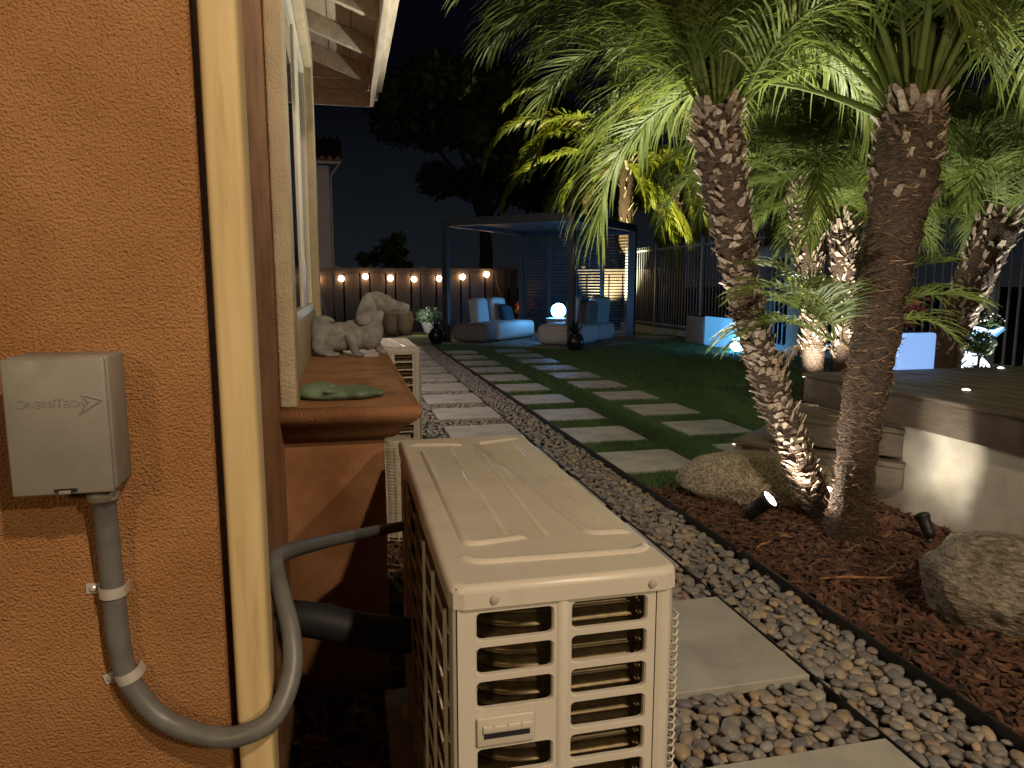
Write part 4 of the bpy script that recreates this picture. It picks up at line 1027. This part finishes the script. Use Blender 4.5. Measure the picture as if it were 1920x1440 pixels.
# ------------------------------------------------------------------ bar fence along the right
XF = 8.3
bf = empty('bar_fence', (XF, 11, 0), 'tall grey metal bar fence along the right side of the garden', 'fence')
barm = MB().box(-.011, .011, -.011, .011, .16, 2.32).mesh('bar', M['bar'])
y = 4.6; k = 0
while y < 20.3:
    if not (11.6 < y < 13.0):
        link('bar', barm, bf, (0, y - 11, 0))
    y += .152
for z in (.22, 2.22):
    b = MB(); b.box(-.02, .02, -6.5, .58, z - .02, z + .02); b.build('rail', M['bar'], bf)
    b = MB(); b.box(-.02, .02, 2.02, 9.4, z - .021, z + .021); b.build('rail', M['bar'], bf)
for yy in (5.0, 7.7, 10.4, 15.6, 18.2, 20.3):
    b = MB(); b.box(-.04, .04, yy - 11 - .04, yy - 11 + .04, -.06, 2.4); b.build('post', M['bar'], bf)
b = MB(); b.box(-.09, .09, -6.6, 9.5, -.07, .12); b.build('kerb', M['concrete'], bf)
gt = empty('garden_gate', (XF - .1, 12.3, 0), 'tan plaster gate frame with two pillars in the bar fence', 'gate')
for yy in (-.72, .62):
    b = MB(); b.box(-.18, .18, yy - .18, yy + .18, -.06, 1.78); b.build('pillar', M['gate_stone'], gt, bevel=.02)
b = MB(); b.box(-.23, .23, -1.0, .9, 1.782, 2.02); b.build('lintel', M['gate_stone'], gt, bevel=.03)
for k in range(6):
    b = MB(); b.box(-.011, .011, -.44 + k * .145, -.418 + k * .145, .1, 1.75); b.build('bar', M['bar'], gt)

# low planters on the lawn
q = empty('lawn_planter', (7.72, 14.4, 0), 'grey rectangular planter on the lawn left of the glowing blue one', 'planter')
b = MB(); b.box(-.2, .25, -.38, .42, -.06, .58); b.build('box', M['grey_block'], q, bevel=.012)
b = MB(); b.box(-.16, .21, -.34, .38, .58, .585); b.build('soil', M['soil'], q)
q = empty('lawn_planter', (7.72, 13.3, 0), 'blue glowing rectangular planter on the lawn behind the slender palm', 'planter')
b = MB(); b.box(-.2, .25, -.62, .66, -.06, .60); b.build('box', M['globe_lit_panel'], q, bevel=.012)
b = MB(); b.box(-.16, .21, -.58, .62, .60, .605); b.build('soil', M['soil'], q)
q = empty('globe_lamp', (7.31, 12.25, 0), 'small glowing globe on the grass against the blue planter, half hidden by the slender palm', 'lamp', 'glowing globe lamps')
b = MB(); b.lathe([(max(.0005, .14 * sin(a)), .14 - .14 * cos(a)) for a in [radians(x) for x in range(0, 181, 12)]], 28); b.build('globe', M['globe'], q, smooth=True)
b = MB(); b.lathe([(.06, -.02), (.065, .006), (.06, .012)], 20); b.build('base', M['black_plastic'], q)

# ------------------------------------------------------------------ pergola and its furniture
PF = [Vector((2.18, 15.70, 0)), Vector((4.46, 13.80, 0)), Vector((6.82, 16.30, 0)), Vector((4.52, 18.20, 0))]
ax_a = (PF[1] - PF[0]).normalized(); ax_b = (PF[2] - PF[1]).normalized()
patio = MB(); off = .35
pc = [PF[0] - ax_a * off - ax_b * off, PF[1] + ax_a * off - ax_b * off, PF[2] + ax_a * off * 3 + ax_b * off, PF[3] - ax_a * off + ax_b * off]
patio.add([(p.x, p.y, -.05) for p in pc] + [(p.x, p.y, .018) for p in pc], [(3, 2, 1, 0), (4, 5, 6, 7), (0, 1, 5, 4), (1, 2, 6, 5), (2, 3, 7, 6), (3, 0, 4, 7)])
struct(patio.build('patio', M['concrete']))
pg = empty('pergola', PF[0], 'charcoal metal pergola with flat roof and one slatted privacy screen', 'pergola')
PO = PF[0]
angA = atan2(ax_a.y, ax_a.x); angB = atan2(ax_b.y, ax_b.x)
PH = 2.70
for p in PF:
    q = p - PO; b = MB(); mx = Matrix.Translation((q.x, q.y, 0)) @ Matrix.Rotation(angA, 4, 'Z'); b.box(-.065, .065, -.065, .065, .0, PH - .002, mx); b.build('post', M['metal_dark'], pg)
    b = MB(); b.box(-.11, .11, -.11, .11, .018, .032, mx); b.build('post_foot', M['metal_dark'], pg)
for i in range(4):
    p, q = PF[i] - PO, PF[(i + 1) % 4] - PO; d = q - p; L = d.length; mx = Matrix.Translation((p.x, p.y, 0)) @ Matrix.Rotation(atan2(d.y, d.x), 4, 'Z')
    b = MB(); b.box(.066, L - .066, -.06, .06, PH - .17, PH, mx); b.build('beam', M['metal_dark'], pg)
LA = (PF[1] - PF[0]).length; LB = (PF[2] - PF[1]).length
mx0 = Matrix(((ax_a.x, ax_b.x, 0, 0), (ax_a.y, ax_b.y, 0, 0), (0, 0, 1, 0), (0, 0, 0, 1)))
nsl = 18
for k in range(nsl):
    y0 = .07 + k * (LB - .14) / nsl; y1 = y0 + (LB - .14) / nsl - .008
    b = MB(); b.box(.07, LA - .07, y0, y1, PH - .075, PH - .055, mx0); b.build('roof_slat', M['metal_dark'], pg)
# screen on the far right side
p, q = PF[3] - PO, PF[2] - PO; d = q - p; L = d.length; mxs = Matrix.Translation((p.x, p.y, 0)) @ Matrix.Rotation(atan2(d.y, d.x), 4, 'Z')
NP = 4; pw = (L - .14) / NP
for j in range(NP):
    x0 = .07 + j * pw
    b = MB(); b.box(x0, x0 + .05, -.03, .03, .05, PH - .172, mxs); b.box(x0 + pw - .052, x0 + pw - .002, -.03, .03, .05, PH - .172, mxs); b.box(x0 + .05, x0 + pw - .052, -.028, .028, .05, .11, mxs); b.box(x0 + .05, x0 + pw - .052, -.028, .028, PH - .232, PH - .172, mxs)
    scr = b.build('screen_panel', M['metal_dark'], pg)
    tl = .50 if j < 3 else .12
    for k in range(32):
        z = .145 + k * .0725
        mm = mxs @ Matrix.Translation((0, 0, z)) @ Matrix.Rotation(-tl * 1.7, 4, 'X')
        b = MB(); b.box(x0 + .051, x0 + pw - .053, -.032, .032, -.006, .006, mm); b.build('slat', M['metal_dark'], scr)

def soft(mb, w, d, h, c, rz, r, seg=4, bulge=.0):
    pass
def cushion_mesh(name, w, d, h, r, m, puff=.12):
    bm = bmesh.new(); bmesh.ops.create_cube(bm, size=1)
    bmesh.ops.scale(bm, vec=(w, d, h), verts=bm.verts)
    bmesh.ops.bevel(bm, geom=list(bm.edges), offset=r, segments=4, profile=.6, affect='EDGES', clamp_overlap=True)
    bmesh.ops.subdivide_edges(bm, edges=[e for e in bm.edges if e.calc_length() > .12], cuts=3, use_grid_fill=True)
    for v in bm.verts:
        fx, fy, fz = v.co.x / w * 2, v.co.y / d * 2, v.co.z / h * 2
        v.co.x *= 1 + puff * .5 * (1 - fy * fy) * (1 - fz * fz); v.co.y *= 1 + puff * .5 * (1 - fx * fx) * (1 - fz * fz); v.co.z *= 1 + puff * (1 - fx * fx) * (1 - fy * fy)
        v.co += Vector((noise.noise(v.co * 4), noise.noise(v.co * 4 + Vector((9, 0, 0))), noise.noise(v.co * 4 + Vector((0, 9, 0))))) * .008
    me = bpy.data.meshes.new(name); bm.to_mesh(me); bm.free(); me.materials.append(m); me.polygons.foreach_set('use_smooth', [True] * len(me.polygons)); return me
def cushion(name, root, w, d, h, r, m, loc, rot=(0, 0, 0), puff=.1):
    o = link(name, cushion_mesh(name, w, d, h, r, m, puff), root, loc); o.rotation_euler = rot; return o
# left sofa: along ax_b, back towards -ax_a
def at_ab(a, b_): return PF[0] + ax_a * a + ax_b * b_
c = at_ab(.62, 1.15)
sf = empty('sofa', (c.x, c.y, .018), 'plump grey outdoor sofa lit blue, left side of the pergola', 'sofa', 'pergola seating', rz=angB)
cushion('seat', sf, 1.75, .90, .40, .14, M['fabric'], (.12, 0, .22), puff=.08)
cushion('side_seat', sf, .50, .88, .38, .14, M['fabric_d'], (-.98, .02, .21), puff=.08)
cushion('back_cushion', sf, .62, .24, .56, .10, M['fabric'], (-.42, .26, .66), (-.12, 0, .1))
cushion('back_cushion', sf, .62, .24, .56, .10, M['fabric'], (.36, .28, .66), (-.12, 0, 0))
for x_, y_ in ((-.65, -.36), (.9, -.36), (.9, .36), (-.65, .36)):
    b = MB(); b.lathe([(.03, 0), (.035, .04)], 12); b.build('foot', M['black_plastic'], sf, loc=(x_, y_, 0))
q = at_ab(.62, 1.50)
pw_ = empty('throw_pillow', (q.x, q.y, .46), 'navy throw pillow with a pale stripe leaning on the blue lit sofa', 'pillow', rz=angB)
cushion('pillow', pw_, .46, .16, .34, .07, M['pillow_d'], (0, 0, .16), (-.35, .1, 0), .25)
b = MB(); b.box(-.215, .215, -.098, -.085, .12, .22); o = b.build('stripe', M['pillow_l'], pw_); o.rotation_euler = (-.30, .1, 0)
# right sofa seen from behind
c = at_ab(LA - .42, 1.35)
sf2 = empty('sofa', (c.x, c.y, .018), 'plump grey outdoor sofa seen from behind, right side of the pergola', 'sofa', 'pergola seating', rz=angB)
cushion('seat', sf2, 1.30, .92, .42, .16, M['fabric'], (-.55, 0, .22), puff=.08)
cushion('side_seat', sf2, .90, .90, .40, .16, M['fabric'], (.62, .02, .21), puff=.08)
cushion('back_cushion', sf2, .62, .25, .62, .11, M['fabric'], (-.50, -.10, .70), (.1, 0, .2))
cushion('back_cushion', sf2, .62, .25, .52, .11, M['fabric_d'], (-.30, -.33, .64), (.1, 0, 0))
cushion('back_cushion', sf2, .60, .25, .60, .11, M['fabric'], (.60, -.20, .68), (.1, 0, -.2))
# table and globe
c = at_ab(1.90, 1.62)
tb = empty('side_table', (c.x, c.y, .018), 'round grey drum side table under the glowing globe', 'table')
b = MB(); b.lathe([(.24, 0), (.27, .03), (.28, .25), (.27, .44), (.25, .47)], 32); b.build('drum', M['grey_block'], tb, smooth=False)
b = MB(); b.lathe([(.285, .471), (.29, .48), (.285, .495)], 32); b.build('table_top', M['grey_block'], tb)
gl = empty('globe_lamp', (c.x, c.y, .514), 'bright glowing globe lamp on the round side table in the pergola', 'lamp', 'glowing globe lamps')
b = MB(); b.lathe([(max(.0005, .165 * sin(a)), .17 - .165 * cos(a)) for a in [radians(x) for x in range(0, 181, 10)]], 32); b.build('globe', M['globe'], gl, smooth=True)
b = MB(); b.lathe([(.07, 0), (.075, .008), (.07, .014)], 20); b.build('base', M['black_plastic'], gl)
# black ball pots with spiky agaves
for i, (x, y, lab) in enumerate(((1.92, 15.45, 'black ball pot with dark spiky agave left of the pergola post'), (4.36, 13.22, 'black ball pot with dark spiky agave in front of the right sofa'))):
    q = empty('potted_agave', (x, y, .0), lab, 'potted plant', 'black pots with agaves')
    b = MB(); b.lathe([(.09, -.02), (.14, .04), (.175, .13), (.178, .18), (.15, .27), (.11, .315), (.115, .33), (.10, .33), (.09, .30)], 28); b.build('pot', M['black_pot'], q, smooth=True)
    r2 = random.Random(30 + i)
    for k in range(22):
        a = k * 2.4; e = radians(20 + 62 * (1 - k / 22) + r2.uniform(-6, 6)); L = r2.uniform(.26, .40)
        d = Vector((cos(e) * cos(a), cos(e) * sin(a), sin(e))); s_ = Vector((-sin(a), cos(a), 0)); u = s_.cross(d)
        p0 = Vector((0, 0, .30)); b = MB(); vs = []
        for j, (t, w) in enumerate(((0, .018), (.35, .026), (.7, .017), (1, .001))):
            c0 = p0 + d * L * t + Vector((0, 0, -.10 * t * t * cos(e))); vs += [c0 - s_ * w, c0 + u * -.006, c0 + s_ * w]
        fs = []
        for j in range(3): fs += [(j * 3, j * 3 + 1, j * 3 + 4, j * 3 + 3), (j * 3 + 1, j * 3 + 2, j * 3 + 5, j * 3 + 4)]
        b.add(vs, fs); b.build('leaf', M['agave'], q)
q = empty('flower_pot', (2.15, 18.6, 0), 'white pot of pale leafy flowers against the back fence, behind the left agave', 'flower pot')
b = MB(); b.lathe([(.12, -.02), (.16, .05), (.24, .28), (.25, .30), (.22, .30)], 24); b.build('pot', M['white_pot'], q, smooth=True)
b = leaf_ball(MB(), (-.03, 0, .46), .34, 700, .05, rr, .62); b.build('foliage', mat('pale_green_leaf', rough=.6, rnd=[(.18, .28, .14), (.28, .38, .24), (.12, .2, .09)], trans=.2), q)
b = leaf_ball(MB(), (-.03, 0, .5), .34, 120, .035, rr, .62); b.build('flowers', M['petal_white'], q, kind='stuff')
lamp('path_lamp', 'POINT', (1.75, 17.9, .55), 9, (.95, 1.0, .9), .04)
b = MB(); b.lathe([(.75, -.02), (.7, .02), (.4, .05), (.001, .06)], 30, (1.9, 17.6, -.03)); tag(b.build('moss_mound', mat('moss', (.14, .20, .03), .9, col2=(.09, .13, .02), nscale=20, bump=.6, bscale=60, bdist=.02), smooth=True), 'low bright yellow green moss mound by the white flower pot', 'moss')
q = empty('flower_pot', (4.75, 18.75, 0), 'pot of orange red flowers behind the left sofa', 'flower pot')
b = MB(); b.lathe([(.14, -.02), (.18, .1), (.2, .38), (.21, .4), (.18, .4)], 24); b.build('pot', M['terracotta'], q, smooth=True)
b = leaf_ball(MB(), (0, 0, .62), .28, 260, .05, rr, .8); b.build('foliage', M['leaf_dark'], q)
b = leaf_ball(MB(), (0, 0, .68), .30, 170, .05, rr, .9); b.build('flowers', M['petal_orange'], q, kind='stuff')
lamp('flower_lamp', 'POINT', (4.55, 18.5, .60), 5, (1, .55, .25), .04)
for i, (x, y) in enumerate(((1.18, 19.4), (1.55, 19.3))):
    q = empty('clay_pot', (x, y, 0), ('left' if i == 0 else 'right') + ' of two empty tan clay pots by the back fence', 'pot', 'clay pots by the fence')
    b = MB(); b.lathe([(.15, -.05), (.2, .1), (.235, .3), (.22, .48), (.2, .52), (.215, .56), (.19, .56), (.17, .5)], 24); b.build('pot', M['terracotta'], q, smooth=True)
    b = MB(); b.lathe([(.236, .29), (.245, .305), (.236, .32)], 24); b.build('band', M['terracotta'], q)
b = MB(); b.tube([(-.06, 8.2, -.03), (-.20, 8.2, .9), (-.345, 8.2, 1.48)], [.016, .016, .02], 10); b.tube([(-.345, 8.2, 1.48), (-.36, 8.2, 1.53)], [.03, .028], 10)
tag(b.build('garden_pole', M['black_plastic'], smooth=True), 'dark slanting pole leaning by the house corner left of the dog statue', 'pole')
b = MB(); b.tube(smooth_path([(4.35, 19.6, -.03), (4.28, 19.6, .9), (4.15, 19.6, 1.25), (4.1, 19.6, 1.66)], 6), .014, 8)
tag(b.build('lamp_pole', M['terracotta'], smooth=True), 'thin bent copper pole under the rightmost string light', 'pole')

# ------------------------------------------------------------------ back fence with string lights
FY = 20.6
fe = empty('back_fence', (2, FY, 0), 'dark brown vertical board fence with top rail across the back', 'fence')
bw = [MB().box(0, .395, -.02, .02, .06, 1.62).mesh('board', M['fence_brown']), MB().box(0, .222, -.012, .02, .06, 1.62).mesh('board', M['fence_brown'])]
x = -5.0; k = 0
while x < 9.5:
    link('board', bw[k % 2], fe, (x - 2, 0, 0)); x += (.445, .27)[k % 2]; k += 1
b = MB(); b.box(-7, 7.6, -.05, .06, 1.60, 1.74); b.build('top_rail', M['fence_brown'], fe)
b = MB(); b.box(-7, 7.6, -.04, .05, -.05, .08); b.build('bottom_rail', M['fence_brown'], fe)
for xx in (-4.6, -2.2, .2, 2.6, 5.0, 7.4):
    b = MB(); b.box(xx - .06, xx + .06, -.055, .065, -.06, 1.80); b.build('fence_post', M['fence_brown'], fe)
sl = empty('string_lights', (2, FY - .12, 1.6), 'string of warm glowing bulbs hung along the back fence', 'string lights')
BL = [(-.73, 1.474), (-.08, 1.49), (.576, 1.551), (1.267, 1.508), (1.926, 1.48), (2.64, 1.497), (3.32, 1.544), (4.03, 1.62)]
wp = []
for i, (x, z) in enumerate([(-1.5, 1.55)] + BL + [(4.7, 1.7)]):
    wp.append((x - 2, 0, z + .07 - 1.6))
b = MB(); b.tube(smooth_path(wp, 6), .006, 5); b.build('wire', M['black_plastic'], sl)
for (x, z) in BL:
    b = MB(); b.lathe([(.016, .025), (.018, .075), (.010, .085)], 12); so = b.build('socket', M['black_plastic'], sl, loc=(x - 2, 0, z - 1.6))
    b = MB(); b.lathe([(max(.0005, .074 * sin(a)), -.050 - .076 * cos(a)) for a in [radians(t) for t in range(0, 170, 15)]] + [(.012, .024)], 18); b.build('bulb', M['bulb'], so, smooth=True)

# ------------------------------------------------------------------ beyond the fence
nh = empty('neighbour_house', (-4, 30, 0), 'dim plastered neighbour house with tiled roof edge beyond the fence at left', 'house')
b = MB(); b.box(-10, -.46, 30, 38, -.07, 5.95); part(b, 'wall', M['neigh_wall'], nh)
b = MB(); b.add([(-10, 29.4, 6.0), (.05, 29.4, 6.0), (.05, 34, 7.6), (-10, 34, 7.6), (-10, 29.4, 6.12), (.05, 29.4, 6.12), (.05, 34, 7.72), (-10, 34, 7.72)], [(0, 3, 2, 1), (4, 5, 6, 7), (0, 1, 5, 4), (1, 2, 6, 5), (2, 3, 7, 6), (3, 0, 4, 7)])
rf = part(b, 'roof', M['roof_tile'], nh)
for k in range(12):
    b = MB(); x_ = -.1 - k * .30; b.tube([(x_, 29.35, 6.14), (x_, 34, 7.76)], .09, 10); b.build('roof_tile', M['roof_tile'], rf)
b = MB(); b.box(-10, .02, 29.30, 29.40, 5.93, 6.03); b.build('gutter', M['eave_paint'], rf)
b = MB(); b.tube([(-.05, 29.35, 5.95), (-.36, 29.9, 5.6), (-.40, 29.94, 5.4), (-.40, 29.94, 0)], .04, 8); part(b, 'downpipe', M['eave_paint'], nh)
b = MB(); b.box(-2.4, -1.20, 29.93, 29.999, 3.4, 4.95); w_ = part(b, 'window', M['eave_paint'], nh)
for (za, zb) in ((3.48, 4.15), (4.2, 4.87)):
    b = MB(); b.box(-2.3, -1.28, 29.92, 29.929, za, zb); b.build('pane', M['glass'], w_)
def tree(name, label, loc, h, spread, seed, nl, leaf=.16):
    rr = random.Random(seed); t = empty(name, loc, label, 'tree', 'dark trees beyond the fence')
    b = MB(); b.tube([(0, 0, -.1), (.1, 0, h * .25), (-.1, .1, h * .55)], [h * .03, h * .025, h * .012], 10)
    tips = []
    for k in range(9):
        a = k * 2.4; z0 = h * rr.uniform(.25, .5); e = Vector((cos(a) * spread * rr.uniform(.5, .95), sin(a) * spread * rr.uniform(.4, .8), z0 + h * rr.uniform(.12, .42)))
        b.tube([(0, 0, z0), (e.x * .5, e.y * .5, z0 + (e.z - z0) * .65), tuple(e)], [h * .012, h * .007, h * .003], 6); tips.append(e)
    b.build('trunk', M['bark'], t)
    c = MB()
    for e in tips + [Vector((0, 0, h * .8)), Vector((spread * .3, 0, h * .88)), Vector((-spread * .3, 0, h * .7))]:
        for j in range(3):
            leaf_ball(c, e + Vector((rr.uniform(-1, 1), rr.uniform(-1, 1), rr.uniform(-.6, .6))) * spread * .22, spread * rr.uniform(.16, .30), nl // 36, leaf, rr, .8)
    c.build('crown', M['leaf_dark'], t); return t
tree('tree', 'large dark tree mass behind the fence left of the palms', (5.6, 29, 0), 10.5, 4.4, 3, 22000, .2)
tree('tree', 'dark tree behind the pergola roof', (10.5, 31, 0), 8.5, 4.0, 5, 7000, .2)
tree('tree', 'small dark tree top just above the fence left of the pergola', (1.6, 26, 0), 3.3, 1.0, 7, 2500, .1)
tree('tree', 'dark tree beyond the bar fence at right', (14, 16, 0), 6.5, 3.5, 9, 6000, .2)
